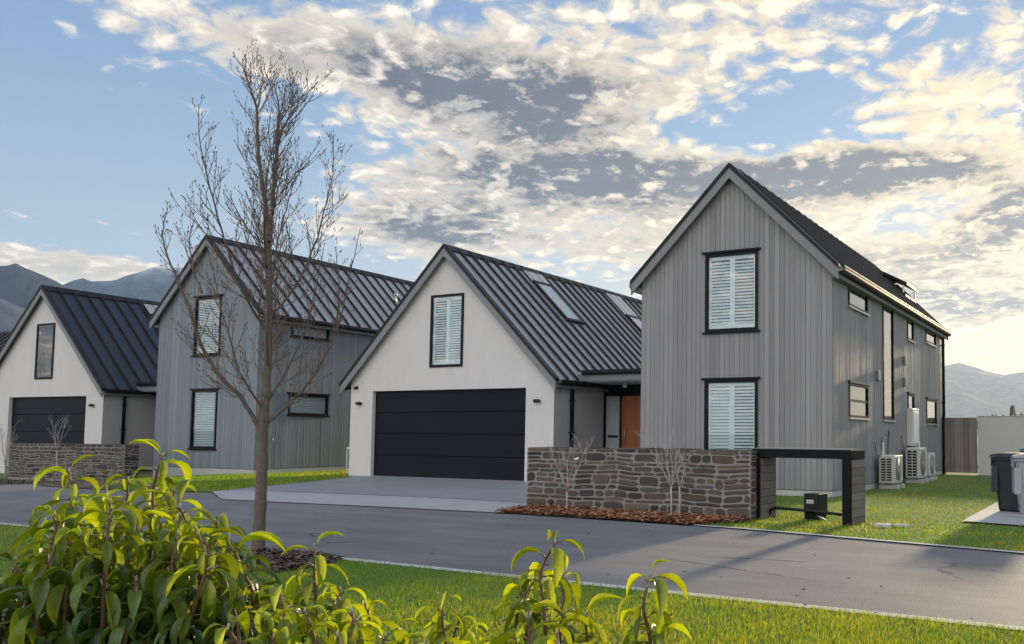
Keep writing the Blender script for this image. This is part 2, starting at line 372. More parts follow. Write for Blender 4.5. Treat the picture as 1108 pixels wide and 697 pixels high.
def mesh_np(name, V, Fq, material, tint=None, hue=None, parent=None):
    """fast mesh from numpy arrays, all faces with the same vertex count"""
    me = bpy.data.meshes.new(name); nf, k = Fq.shape
    me.vertices.add(len(V)); me.vertices.foreach_set('co', V.astype(np.float32).ravel())
    me.loops.add(nf * k); me.loops.foreach_set('vertex_index', Fq.astype(np.int32).ravel())
    me.polygons.add(nf); me.polygons.foreach_set('loop_start', np.arange(0, nf * k, k, dtype=np.int32))
    me.update(calc_edges=True); me.validate()
    for nm, arr in (('tint', tint), ('hue', hue)):
        if arr is not None:
            a = me.attributes.new(nm, 'FLOAT', 'FACE'); a.data.foreach_set('value', arr.astype(np.float32))
    me.materials.append(material)
    o = bpy.data.objects.new(name, me); COL.objects.link(o)
    if parent is not None: o.parent = parent
    return o
def thing(name, label, cat, loc=(0, 0, 0), rz=0.0, group=None):
    o = bpy.data.objects.new(name, None); COL.objects.link(o); o.empty_display_size = 0.2
    o.location = loc; o.rotation_euler = (0, 0, rz); tag(o, label, cat, group); return o
def tag(o, label=None, cat=None, group=None, kind=None):
    if label: o['label'] = label
    if cat: o['category'] = cat
    if group: o['group'] = group
    if kind: o['kind'] = kind
    return o

# ------------------------------------------------------------------ ground, road, drive
def sstep(a, b, x):
    t = np.clip((np.asarray(x, float) - a) / (b - a), 0, 1); return t * t * (3 - 2 * t)
def GZ(x, y=0): return -0.25 * sstep(-21.5, -27.0, x)      # the street falls away gently at the left
def Gz(px, py):                                             # ground point under a pixel, with the fall of the ground
    z = 0.0
    for _ in range(8): p = G(px, py, z); z = float(GZ(p[0]))
    return np.array([p[0], p[1], z])
def poly_y(pts):
    xs = np.array([p[0] for p in pts]); ys = np.array([p[1] for p in pts]); o = np.argsort(xs)
    return lambda x: np.interp(x, xs[o], ys[o])
far_px = [(0, 524), (50, 526.6), (103, 530), (229, 533.5)]
near_edge = poly_y([(-400, 16.5), (-60, 7.35), (-13.1, 6.08), (-7.64, 5.93), (-.56, 5.73), (3, 5.2), (10, 3.6), (60, -8)])
far_edge = poly_y([(-400, 22)] + [tuple(Gz(*p)[:2]) for p in far_px] + [tuple(G(240, 541)[:2]), tuple(G(400, 548.5)[:2]), tuple(G(562, 556.5)[:2]), (-6, 10.12), (-4.35, 9.98), (-.89, 9.27), (4, 8.3), (10, 7.1), (60, -3)])
def strip(name, x0, x1, ylo, yhi, z, material, step=0.5, ny=4):
    xs = np.arange(x0, x1 + 1e-6, step); V = []; Fq = []
    for x in xs:
        a = float(ylo(x)) if callable(ylo) else ylo; b = float(yhi(x)) if callable(yhi) else yhi
        for j in range(ny + 1): V.append((x, a + (b - a) * j / ny, z + float(GZ(x))))
    for i in range(len(xs) - 1):
        for j in range(ny): q = i * (ny + 1) + j; Fq.append((q, q + ny + 1, q + ny + 2, q + 1))
    o = mesh_np(name, np.array(V), np.array(Fq), material); return tag(o, kind='structure')
def flat(name, pts, z, material):
    """flat sheet, subdivided so that it follows the fall of the ground"""
    bm = bmesh.new(); vs = [bm.verts.new((p[0], p[1], 0)) for p in pts]; f = bm.faces.new(vs)
    if f.normal.z < 0 or True: bmesh.ops.recalc_face_normals(bm, faces=bm.faces)
    bm.normal_update()
    if bm.faces[:][0].normal.z < 0: bmesh.ops.reverse_faces(bm, faces=bm.faces[:])
    for x in np.arange(-28, -20, .5):
        bmesh.ops.bisect_plane(bm, geom=bm.verts[:] + bm.edges[:] + bm.faces[:], plane_co=(x, 0, 0), plane_no=(1, 0, 0))
    for v in bm.verts: v.co.z = z + float(GZ(v.co.x))
    me = bpy.data.meshes.new(name); bm.to_mesh(me); bm.free(); me.materials.append(material)
    o = bpy.data.objects.new(name, me); COL.objects.link(o); return tag(o, kind='structure')

# the base ground: one sheet to the horizon
def base_ground():
    r = np.array([0, 4, 8, 14, 20, 24, 28, 34, 45, 70, 120, 250, 600, 1500, 3500, 6800]); xs = np.concatenate([-r[:0:-1], r]); ys = xs
    xs = np.unique(np.concatenate([xs, np.arange(-28, -20, .5)]))
    V = [(x, y, float(GZ(x)) - 0.012) for x in xs for y in ys]; n = len(ys)
    Fq = [(i * n + j, (i + 1) * n + j, (i + 1) * n + j + 1, i * n + j + 1) for i in range(len(xs) - 1) for j in range(n - 1)]
    tag(mesh_np('ground', np.array(V), np.array(Fq), M['lawn']), kind='structure')
base_ground()
strip('road', -120, 40, near_edge, far_edge, 0.0, M['asphalt'], 0.5, 6)
strip('near_lawn', -60, 20, lambda x: -14.0, lambda x: near_edge(x) - .11, 0.006, M['lawn'], 1.0, 4)
strip('near_kerb_strip', -60, 25, lambda x: near_edge(x) - .11, lambda x: near_edge(x) + .0, 0.012, M['kerb'], .5, 1)
strip('right_kerb_strip', -5.05, 25, lambda x: far_edge(x) - .0, lambda x: far_edge(x) + .10, 0.014, M['kerb'], .25, 1)

# ------------------------------------------------------------------ houses
def mk(o, u, n):
    o, u, n = np.array(o, float), np.array(u, float), np.array(n, float); z = np.array([0, 0, 1.0])
    return lambda a, b, c: o + u * a + n * b + z * c      # (along, outwards, up)

def slices(u0, u1, top, holes, brk=()):
    """split the wall [u0,u1] under the roofline top(u) into quads around the holes"""
    xs = sorted({round(x, 5) for x in [u0, u1] + [h[0] for h in holes] + [h[1] for h in holes] + list(brk) if u0 - 1e-6 <= x <= u1 + 1e-6})
    out = []
    for a, b in zip(xs[:-1], xs[1:]):
        if b - a < 1e-4: continue
        hs = sorted([(h[2], h[3]) for h in holes if h[0] < (a + b) / 2 < h[1]]); z = None
        lo = 'base'
        for (h0, h1) in hs: out.append((a, b, lo, h0)); lo = h1
        out.append((a, b, lo, 'top'))
    return out
def wall_faces(mb, B, u0, u1, zb, top, holes, nn=0.0, mi=0, brk=(), reveal=0.0, rmi=None):
    for a, b, lo, hi in slices(u0, u1, top, holes, brk):
        l0 = zb if lo == 'base' else lo
        h0, h1 = (top(a), top(b)) if hi == 'top' else (hi, hi)
        if max(h0, h1) <= l0: continue
        mb.quad(B(a, nn, l0), B(b, nn, l0), B(b, nn, h1), B(a, nn, h0), mi)
    if reveal:
        for h in holes:
            a, b, c, d = h[:4]; r = -reveal; k = mi if rmi is None else rmi
            mb.quad(B(a, nn, c), B(a, nn, d), B(a, nn + r, d), B(a, nn + r, c), k); mb.quad(B(b, nn, d), B(b, nn, c), B(b, nn + r, c), B(b, nn + r, d), k)
            mb.quad(B(a, nn, d), B(b, nn, d), B(b, nn + r, d), B(a, nn + r, d), k); mb.quad(B(b, nn, c), B(a, nn, c), B(a, nn + r, c), B(b, nn + r, c), k)
def boards(mb, B, u0, u1, zb, top, holes, brk=(), w=0.108, gap=0.007, t=0.02, seed=0):
    R = random.Random(seed); n = max(1, round((u1 - u0) / w)); w = (u1 - u0) / n
    for i in range(n):
        a0, b0 = u0 + i * w + gap / 2, u0 + (i + 1) * w - gap / 2; tn = min(1, max(0, R.gauss(.5, .22))); tt = t + R.uniform(-.002, .002)
        for a, b, lo, hi in slices(a0, b0, top, holes, brk):
            l0 = zb if lo == 'base' else lo
            h0, h1 = (top(a), top(b)) if hi == 'top' else (hi, hi)
            if min(h0, h1) <= l0 + .005: continue
            mb.prism([B(a, 0.001, l0), B(b, 0.001, l0), B(b, 0.001, h1), B(a, 0.001, h0)], B(0, tt, 0) - B(0, 0, 0), 0, tn)

def window(par, B, a, b, c, d, style='shutter', fw=.06, head=True, glass='glass', out=.045, silver=False, depth=.3, mull=None, room='dark'):
    """joinery with glass set in a recess; style: shutter (two louvred leaves), blind (slats), bare"""
    f = MB()
    def bar(a0, b0, c0, d0, n0, n1, mi=0): f.prism([B(a0, n0, c0), B(b0, n0, c0), B(b0, n0, d0), B(a0, n0, d0)], B(0, n1 - n0, 0) - B(0, 0, 0), mi)
    bar(a, a + fw, c, d, -.06, out); bar(b - fw, b, c, d, -.06, out); bar(a + fw, b - fw, d - fw, d, -.06, out - .002); bar(a + fw, b - fw, c, c + fw, -.06, out - .002)
    for q in (mull or []): bar(a + fw, b - fw, q - .025, q + .025, -.05, out - .006)
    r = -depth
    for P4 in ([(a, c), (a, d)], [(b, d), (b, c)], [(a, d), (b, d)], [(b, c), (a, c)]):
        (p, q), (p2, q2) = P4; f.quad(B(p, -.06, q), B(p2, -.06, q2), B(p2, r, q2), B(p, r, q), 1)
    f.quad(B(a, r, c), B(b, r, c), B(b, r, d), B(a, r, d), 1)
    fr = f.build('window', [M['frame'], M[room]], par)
    if head:
        h = MB(); h.prism([B(a - .06, 0.0, d + .004), B(b + .06, 0.0, d + .004), B(b + .06, 0.0, d + .045), B(a - .06, 0.0, d + .045)], B(0, out + .035, 0) - B(0, 0, 0))
        h.build('head_flashing', M['frame'], fr)
        s = MB(); s.prism([B(a - .05, 0.0, c - .04), B(b + .05, 0.0, c - .04), B(b + .05, 0.0, c - .004), B(a - .05, 0.0, c - .004)], B(0, out + .03, 0) - B(0, 0, 0))
        s.build('sill', M['silver'] if silver else M['frame'], fr)
    g = MB(); g.quad(B(a + fw, .012, c + fw), B(b - fw, .012, c + fw), B(b - fw, .012, d - fw), B(a + fw, .012, d - fw)); g.build('pane', M[glass], fr)
    if style in ('shutter', 'blind'):
        s = MB()
        def sb(a0, b0, c0, d0, n0, n1): s.prism([B(a0, n0, c0), B(b0, n0, c0), B(b0, n0, d0), B(a0, n0, d0)], B(0, n1 - n0, 0) - B(0, 0, 0))
        A, Bq, C, D = a + fw, b - fw, c + fw, d - fw
        if style == 'shutter':
            m = (A + Bq) / 2; leaves = [(A + .005, m - .004), (m + .004, Bq - .005)]; st = .045; pitch, sw, ang = .066, .066, 1.05
        else: leaves = [(A + .01, Bq - .01)]; st = .0; pitch, sw, ang = .05, .045, .9
        for (l, r_) in leaves:
            ang = (random.uniform(.75, 1.15) if style == 'shutter' else random.uniform(.8, 1.0))
            if st:
                sb(l, l + st, C, D, -.055, -.03); sb(r_ - st, r_, C, D, -.055, -.03); sb(l + st, r_ - st, D - .07, D, -.055, -.03); sb(l + st, r_ - st, C, C + .09, -.055, -.03)
            z = C + (.09 if st else .0) + .03
            while z < D - (.07 if st else 0) - .02:
                dn, dz = math.cos(ang) * sw / 2, math.sin(ang) * sw / 2
                s.prism([B(l + st, -.055 - dn * .6, z + dz), B(l + st, -.038 + dn * .6, z - dz), B(l + st, -.030 + dn * .6, z - dz), B(l + st, -.047 - dn * .6, z + dz)], B(r_ - l - 2 * st, 0, 0) - B(0, 0, 0), 0)
                z += pitch
        s.build('shutter' if style == 'shutter' else 'blind', M['shutter'], fr, fixn=True)
    return fr

def roof(par, xL, xR, xa, zA, s, y0, y1, material, ribs=.45, name='roof', over=0.0):
    mb = MB(); t = .10
    def zt(x): return zA - s * abs(x - xa)
    for (xe, sg) in ((xL, -1), (xR, 1)):
        ze = zt(xe)
        n = max(1, round((y1 - y0) / ribs)); w = (y1 - y0) / n
        for i in range(n):                                  # one tray between two ribs
            ya, yb = y0 + i * w, y0 + (i + 1) * w; tn = random.gauss(.5, .2)
            q = [(xe, ya, ze), (xe, yb, ze), (xa, yb, zA), (xa, ya, zA)]
            mb.add(q, [(0, 1, 2, 3) if sg > 0 else (3, 2, 1, 0)], 0, tn)
        mb.quad((xe, y0, ze - t), (xe, y1, ze - t), (xa, y1, zA - t), (xa, y0, zA - t))
        mb.quad((xe, y0, ze - t), (xe, y1, ze - t), (xe, y1, ze), (xe, y0, ze))
        L = math.hypot(xe - xa, ze - zA); nx, nz = s / math.hypot(1, s) * sg, 1 / math.hypot(1, s)
        for i in range(n + 1):
            y = y0 + i * w; hw, hh = .034, .060
            if i in (0, n): continue
            prof = [(-hw, 0), (-hw * .55, hh), (hw * .6, hh), (hw, 0)]
            mb.prism([(xe + nx * h, y + dy, ze + nz * h) for dy, h in prof], (xa - xe, 0, zA - ze), 1, .45)  # ribs take the dark trim colour; their shaded look is put into it
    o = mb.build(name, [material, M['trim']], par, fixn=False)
    c = MB(); k = .17
    for sg in (-1, 1):
        c.prism([(xa, y0 - .02, zA + .055), (xa + sg * k, y0 - .02, zA - s * k + .062), (xa + sg * k, y0 - .02, zA - s * k + .03), (xa, y0 - .02, zA + .02)], (0, y1 - y0 + .04, 0))
    c.build('ridge_cap', M['trim'], o)
    return o, zt
def barge(par, xL, xR, xa, zA, s, y0, y1, dv=.27):
    for (ya, yb) in ((y0 - .045, y0), (y1, y1 + .045)):
        b = MB(); c = MB()
        for (xe, sg) in ((xL, -1), (xR, 1)):
            ze = zA - s * abs(xe - xa)
            b.prism([(xa, ya, zA - .0), (xe, ya, ze - .0), (xe, ya, ze - dv), (xa, ya, zA - dv)], (0, yb - ya, 0))
            c.prism([(xa, ya - .02, zA + .045), (xe + sg * .015, ya - .02, ze + .035), (xe + sg * .015, ya - .02, ze - .055), (xa, ya - .02, zA - .055)], (0, yb - ya + .02 + .09, 0) if ya < y0 else (0, yb - ya + .02, 0))
        b.build('barge_board', M['barge'], par); c.build('barge_capping', M['trim'], par)
def gutter(par, p0, p1, outdir, silver=False, h=.12, w=.12):
    p0, p1, o = np.array(p0, float), np.array(p1, float), np.array(outdir, float); z = np.array([0, 0, 1.0]); mb = MB()
    prof = [(0, 0), (0, -h), (w * .75, -h), (w, -h * .6), (w, -.004), (w - .018, -.004), (w - .018, -h * .6), (.012, -h * .85), (.012, 0)]
    mb.prism([p0 + o * a + z * b for a, b in prof], p1 - p0)
    g = mb.build('gutter', M['trim'], par, fixn=True)
    if silver:
        e = MB(); e.prism([p0 + o * (w - .02) + z * .0, p0 + o * (w + .004) + z * .0, p0 + o * (w + .004) + z * .014, p0 + o * (w - .02) + z * .014], p1 - p0); e.build('gutter_lip', M['silver'], g)
    return g
def downpipe(par, x, y, z0, z1, top=None, r=.042):
    mb = MB(); pts = [(x, y, z0), (x, y, z1 - .12)] + ([(x, y, z1)] if top is None else [top])
    mb.tube(pts, r, 12)
    for z in (z0 + .5, (z0 + z1) / 2, z1 - .4): mb.box((x - r - .012, y - r - .012, z), (x + r + .012, y + r + .012, z + .03))
    return mb.build('downpipe', M['frame'], par)
def skylight(par, zt, xa, sgn, x0, x1, y0, y1, s, flash=True):
    """raised skylight on the slope between x0 (upper) and x1 (lower)"""
    nrm = np.array([s * sgn, 0, 1.0]) / math.hypot(1, s)
    def Pt(x, y, h): return np.array([x, y, zt(x)]) + nrm * h
    f = MB(); h = .085; e = .07
    for (xa0, xb0, ya, yb) in ((x0, x1, y0, y0 + e), (x0, x1, y1 - e, y1), (x0, x0 + e * sgn, y0 + e, y1 - e), (x1 - e * sgn, x1, y0 + e, y1 - e)):
        f.add([Pt(xa0, ya, 0), Pt(xb0, ya, 0), Pt(xb0, yb, 0), Pt(xa0, yb, 0), Pt(xa0, ya, h), Pt(xb0, ya, h), Pt(xb0, yb, h), Pt(xa0, yb, h)],
              [(0, 3, 2, 1), (4, 5, 6, 7), (0, 1, 5, 4), (1, 2, 6, 5), (2, 3, 7, 6), (3, 0, 4, 7)])
    k = f.build('skylight', M['trim'], par, fixn=True)
    g = MB(); g.quad(Pt(x0, y0 + e, h - .02), Pt(x1, y0 + e, h - .02), Pt(x1, y1 - e, h - .02), Pt(x0, y1 - e, h - .02)); g.build('pane', M['frost'], k)
    if flash:
        q = MB(); q.prism([Pt(xa + sgn * .16, y0 - .03, .047), Pt(x0, y0 - .03, .047), Pt(x0, y1 + .03, .047), Pt(xa + sgn * .16, y1 + .03, .047)], nrm * .012); q.build('flashing', M['silver'], k)
    return k

def clad_house(label, loc, rz, W, L, xa, zA, s, tip, boardm, front, side, group, extras=None, seed=1, skyl=None, roofm='roof', silver=False, gl='glass_side'):
    """two-storey gabled house clad in vertical boards; local origin at the right front corner"""
    h = thing('clad_house', label, 'house', loc, rz, group)
    F_ = mk((0, 0, 0), (1, 0, 0), (0, -1, 0)); S_ = mk((0, 0, 0), (0, 1, 0), (1, 0, 0))
    Lf = mk((-W, 0, 0), (0, 1, 0), (-1, 0, 0)); Bk = mk((0, L, 0), (1, 0, 0), (0, 1, 0))
    top = lambda x: zA - .13 - s * abs(x - xa); ze = lambda u: top(0.0)
    core = MB(); foot = MB()
    wall_faces(core, F_, -W, 0, -.3, top, [f[:4] for f in front], 0, 0, [xa]); wall_faces(core, Bk, -W, 0, -.3, top, [], 0, 0, [xa])
    wall_faces(core, S_, 0, L, -.3, ze, [q[:4] for q in side], 0, 0); wall_faces(core, Lf, 0, L, -.3, lambda u: top(-W), [], 0, 0)
    wl = core.build('wall', M['core'], h)
    b = MB()
    boards(b, F_, -W, .018, .13, top, [f[:4] for f in front], [xa], seed=seed); boards(b, S_, -.0, L, .13, ze, [q[:4] for q in side], seed=seed + 5)
    boards(b, Lf, 0, L, .13, lambda u: top(-W), [], seed=seed + 6); boards(b, Bk, -W, 0, .13, top, [], [xa], seed=seed + 7)
    b.build('cladding', M[boardm], wl)
    foot.box((-W - .012, -.012, -.5), (.012, L + .012, .115)); foot.build('footing', M['found'], h)
    for (a, bb, c, d, st) in front: window(h, F_, a, bb, c, d, st)
    for (a, bb, c, d, st) in side:
        mull = [c + (d - c) * .5] if st == 'awning' else None
        window(h, S_, a, bb, c, d, 'blind' if st == 'room' else 'bare', fw=.05, head=True, glass='glass_clear' if st == 'room' else gl, silver=silver, mull=mull, room='room' if st == 'room' else 'dark')  # blinds added on side windows to look bright, standing in for reflections
    xL, xR = xa - tip, xa + tip
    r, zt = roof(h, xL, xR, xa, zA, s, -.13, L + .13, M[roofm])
    barge(h, xL, xR, xa, zA, s, -.13, L + .13)
    zg = zt(xR)
    for lo_, hi_ in ((0.0, xR - .02), (xL + .02, -W)):
        so = MB(); so.box((lo_, -.05, zg - .21), (hi_, L + .05, zg - .13)); so.build('eave_soffit', M['barge'], h)
    gutter(h, (xR - .01, -.05, zg - .005), (xR - .01, L + .12, zg - .005), (1, 0, 0), silver); gutter(h, (xL + .01, L + .12, zg - .005), (xL + .01, -.05, zg - .005), (-1, 0, 0))
    return h, zt, F_, S_

HG = 'gabled houses along the street'
def garage_house(label, loc, rz, W, L, xa, zA, s, tip, door, win, lights, group, sensor=None, skys=(), roofm='roof', canopy=3.2, entry=2.225, dp=.687, canopy_y=1.0, side_end=None):
    h = thing('garage_house', label, 'house', loc, rz, group)
    F_ = mk((0, 0, 0), (1, 0, 0), (0, -1, 0)); S_ = mk((0, 0, 0), (0, 1, 0), (1, 0, 0)); Lf = mk((-W, 0, 0), (0, 1, 0), (-1, 0, 0)); Bk = mk((0, L, 0), (1, 0, 0), (0, 1, 0))
    top = lambda x: zA - .11 - s * abs(x - xa)
    w = MB(); holes = [(door[0], door[1], -.3, door[2]), win[:4]]
    wall_faces(w, F_, -W, 0, -.35, top, holes, 0, 0, [xa], reveal=.14)
    wall_faces(w, Lf, 0, L, -.35, lambda u: top(-W), []); wall_faces(w, Bk, -W, 0, -.35, top, [], 0, 0, [xa])
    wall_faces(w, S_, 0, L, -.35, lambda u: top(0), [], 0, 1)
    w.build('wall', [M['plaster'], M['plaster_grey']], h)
    d = MB(); x0, x1, zh = door; n = 4; ph = (zh + .0) / n
    for i in range(n): d.box((x0 + .004, .10, i * ph + .007), (x1 - .004, .15, (i + 1) * ph - .007))
    d.box((x0, .13, -.3), (x1, .17, zh))
    gd = d.build('garage_door', M['door'], h, bevel=.006)
    sil = MB(); sil.box((x0, -.02, -.02), (x1, .10, .012)); sil.build('threshold', M['concrete'], h)
    window(h, F_, *win, 'shutter' if label.find('left') < 0 else 'bare', head=False, out=.03, glass='glass', depth=.25, fw=.065)
    for (x, z) in lights:
        b = MB(); b.tube([(x - .10, -.04, z), (x - .075, -.055, z), (x + .075, -.055, z), (x + .10, -.04, z)], [.02, .042, .042, .02], 12)
        b.box((x - .05, -.05, z - .03), (x + .05, -.001, z + .03)); b.build('wall_light', M['black'], h)
    if sensor:
        b = MB(); b.tube([(sensor[0], -.001, sensor[1]), (sensor[0], -.03, sensor[1])], .045, 14); b.tube([(sensor[0], -.03, sensor[1]), (sensor[0] - .02, -.09, sensor[1] - .02)], [.03, .04], 12); b.build('security_sensor', M['black'], h)
    xL, xR = xa - tip, xa + tip
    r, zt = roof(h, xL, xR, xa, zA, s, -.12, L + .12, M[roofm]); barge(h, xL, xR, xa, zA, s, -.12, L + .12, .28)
    zg = zt(xR)
    for lo_, hi_ in ((0.0, xR - .01), (xL + .01, -W)):
        so = MB(); so.box((lo_, -.05, zg - .20), (hi_, L, zg - .13)); so.build('eave_soffit', M['barge'], h)
    gutter(h, (xR - .02, -.02, zg + .0), (xR - .02, L, zg + .0), (1, 0, 0)); gutter(h, (xL + .02, L, zg), (xL + .02, -.02, zg), (-1, 0, 0))
    downpipe(h, .06, dp, .02, zg - .12, r=.05)
    for (a, b, c, e) in skys: skylight(h, zt, xa, 1, a, b, c, e, s)
    if canopy:
        C = canopy; yc = canopy_y; zc = 2.77
        k = MB()
        k.prism([(0.0, yc + .03, zc), (C, yc + .03, zc), (C, entry + 5, zc + .12), (0.0, entry + 5, zc + .12)], (0, 0, -.06)); k.build('entry_roof', M['roof'], h)
        q = MB(); q.box((.002, yc, 2.53), (C, yc + .06, 2.715)); q.build('entry_beam', M['barge'], h)
        q = MB(); q.box((.002, yc + .06, 2.50), (C, entry + .3, 2.53)); q.build('entry_soffit', M['plaster_grey'], h)
        gutter(h, (C, yc + .03, zc + .04), (.17, yc + .03, zc + .04), (0, -1, 0), h=.125, w=.13)
        e = MB(); yE = entry
        e.box((.005, yE, 0), (.06, yE + .1, 2.5)); e.box((.06, yE, 2.2), (1.62, yE + .1, 2.5)); e.box((.50, yE, 0), (.56, yE + .1, 2.2)); e.box((1.56, yE, 0), (1.62, yE + .1, 2.2)); ef = e.build('door_frame', M['frame'], h)
        e = MB(); e.box((1.62, yE + .02, 0), (C, yE + .12, 2.5)); e.build('entry_wall', M['plaster_grey'], h)
        e = MB(); e.box((.06, yE + .05, .02), (.50, yE + .06, 2.2)); sl = e.build('sidelight', M['frost'], h)
        e = MB(); e.box((.14, yE + .01, 1.10), (.44, yE + .045, 1.16)); e.build('letter_slot', M['black'], sl)
        e = MB()
        for i in range(8): e.box((.565 + i * .1238, yE + .04, .02), (.565 + (i + 1) * .1238 - .005, yE + .06, 2.195), 0, random.random())
        dr = e.build('front_door', M['wood'], h)
        e = MB(); e.tube([(.66, yE + .0, .95), (.66, yE + .0, 1.35)], .013, 8); e.box((.65, yE, .97), (.67, yE + .04, .99)); e.box((.65, yE, 1.31), (.67, yE + .04, 1.33)); e.build('door_handle', M['silver'], dr)
        e = MB(); e.tube([(.95, 1.75, 2.5), (.95, 1.75, 2.39)], .055, 14); e.build('ceiling_light', M['white'], h)
        e = MB(); e.box((0.01, yc, -.05), (C, yE, .012)); e.build('porch_slab', M['concrete'], h)
    return h, zt

# --- the tall clad house on the right
O1 = G(900.4, 538.5)
front1 = [(-2.72, -1.535, 3.31, 4.94, 'shutter'), (-2.72, -1.537, .70, 2.312, 'shutter')]
side1 = [(1.07, 2.55, 3.865, 4.365, 'bare'), (1.07, 2.55, 1.565, 2.272, 'awning'), (3.90, 4.94, 1.565, 4.36, 'bare'), (6.50, 7.27, 3.73, 4.44, 'bare'), (6.50, 7.26, 1.85, 2.29, 'bare'), (8.9, 10.4, 3.9, 4.44, 'bare'), (8.9, 10.4, 1.55, 2.25, 'bare')]
hA, ztA, FA, SA = clad_house('tall grey vertical-board house behind the right end of the long stone wall', O1, 0, 4.24, 11.5, -2.125, 6.735, .985, 2.31, 'board', front1, side1, HG, seed=3, silver=True)
# --- garage house in the middle
OG = PL(598, 520.5, (0, 17.143, 0), (0, 1, 0)); OG[2] = 0
hB, ztB = garage_house('white rendered house with charcoal double garage door and orange front door', OG, 0, 6.89, 12, -3.50, 6.124, .987, 3.652, (-6.06, -.853, 2.33), (-4.02, -2.90, 2.924, 4.849), [(-6.53, 1.998), (-.484, 2.0)], HG, sensor=(-6.657, 2.438),
                       skys=[(-3.0, -1.75, 2.95, 3.8), (-2.55, -1.3, 7.45, 8.3)], canopy=3.2)
# --- clad house on the left
OL = G(274.5, 512.8)
front2 = [(-2.76, -1.60, 3.47, 5.22, 'blind'), (-2.74, -1.62, .69, 2.43, 'blind')]
side2 = [(1.05, 2.45, 4.07, 4.53, 'room'), (1.05, 2.5, 1.72, 2.34, 'room')]
hC, ztC, FC, SC = clad_house('blue-grey vertical-board house standing behind the tall bare tree', OL, LEFT_YAW, 4.40, 11.5, -2.22, 7.03, 1.0, 2.42, 'board_blue', front2, side2, HG, seed=11)
# --- garage house at the far left
t = FAR_YAW; uu = np.array([math.cos(t), math.sin(t), 0]); vv = np.array([-math.sin(t), math.cos(t), 0])
dq = ray(93.5, 428.5); Q0 = CAMP + dq * ((2.33 - CAM_H) / dq[2]); OF = PL(108.5, 500, Q0, vv); OF[2] = 0
hD, ztD = garage_house('white rendered house at left with dark blue metal roof, garage half hidden by stone wall', OF, FAR_YAW, 6.5, 12, -3.25, 6.05, 1.03, 3.40, (-4.97, -.858, 2.33), (-3.61, -2.655, 2.923, 4.802), [(-.508, 2.027)], HG,
                       skys=[(-2.7, -1.3, 3.2, 4.1)], roofm='roof_navy', canopy=2.9, dp=.63)
# --- the next house up the street, only a sliver of its roof in view at the left edge
_a = AT(40, 357.5, 47); _rz = FAR_YAW + math.pi / 2
_w, _zA = 4.24, _a[2] - float(GZ(-40))
OE = np.array([_a[0], _a[1], 0]) - np.array([math.cos(_rz), math.sin(_rz), 0]) * (-2.125); OE[2] = float(GZ(-40))
hE, ztE, _, _ = clad_house('farthest house at the left edge of frame, only a sliver of dark roof showing', OE, _rz, 4.24, 14.0, -2.125, _zA, .985, 2.31, 'board_blue', [], [(3.0, 4.2, 2.2, 3.4, 'bare'), (8.0, 9.2, 2.2, 3.4, 'bare')], HG, seed=21, roofm='roof_navy')

# fittings on the houses
def part_box(par, B, a, b, c, d, n0, n1, name, m, bev=.008, sub=None):
    mb = MB(); mb.prism([B(a, n0, c), B(b, n0, c), B(b, n0, d), B(a, n0, d)], B(0, n1 - n0, 0) - B(0, 0, 0)); return mb.build(name, M[m], par, bevel=bev, fixn=True)
for (y, z) in ((3.32, 2.57), (6.04, 3.13), (6.02, 2.58)):
    v = part_box(hA, SA, y - .09, y + .09, z - .13, z + .11, .022, .10, 'vent_cowl', 'barge', .02)
hb = part_box(hA, SA, 6.30, 7.05, .92, 1.90, .022, .20, 'water_heater', 'ac', .02); part_box(hb, SA, 6.36, 6.99, 1.0, 1.82, .201, .212, 'cover_panel', 'white', .004)
for y in (6.5, 6.65, 6.8):
    mb = MB(); mb.tube([(.1, y, .92), (.1, y, .1)], .014, 8); mb.build('water_pipe', M['silver'], hA)
mb = MB(); mb.tube([(.06, 3.6, .9), (.06, 3.6, 1.15), (.15, 3.6, 1.13)], .018, 8); mb.build('garden_tap', M['silver'], hA)
downpipe(hA, .075, 11.35, .02, 4.42, r=.045)
mb = MB(); mb.tube([(.05, 4.2, .45), (.05, 4.25, 1.1), (.05, 4.3, 1.3)], .012, 6); mb.build('conduit', M['black'], hA)
# open roof window at the back of the right-hand roof slope
def open_sash():
    s_ = .985; y0, y1 = 9.1, 10.7; xh, xe = -1.25, -.60
    fr = MB(); 
    for (a, b, c, d) in ((xh, xe, y0, y0 + .07), (xh, xe, y1 - .07, y1), (xe - .07, xe, y0, y1), (xh, xh + .07, y0, y1)):
        fr.add([(a, c, ztA(a)), (b, c, ztA(b)), (b, d, ztA(b)), (a, d, ztA(a)), (a, c, ztA(a) + .14), (b, c, ztA(b) + .14), (b, d, ztA(b) + .14), (a, d, ztA(a) + .14)], [(0, 3, 2, 1), (4, 5, 6, 7), (0, 1, 5, 4), (1, 2, 6, 5), (2, 3, 7, 6), (3, 0, 4, 7)])
    k = fr.build('roof_window', M['trim'], hA, fixn=True)
    sa = MB(); z0 = ztA(xh) + .16; z1 = ztA(xe) + .40
    sa.prism([(xh - .03, y0 - .04, z0), (xe + .06, y0 - .04, z1), (xe + .06, y0 - .04, z1 + .07), (xh - .03, y0 - .04, z0 + .07)], (0, y1 - y0 + .08, 0)); sa.build('open_sash', M['trim'], k, fixn=True)
    for ya_ in (y0, y1 - .05):
        st = MB(); st.box((xe - .08, ya_, ztA(xe) + .12), (xe - .04, ya_ + .05, z1 + .01)); st.build('stay', M['silver'], k)
open_sash()
_v = np.array([1.03, 3.0])
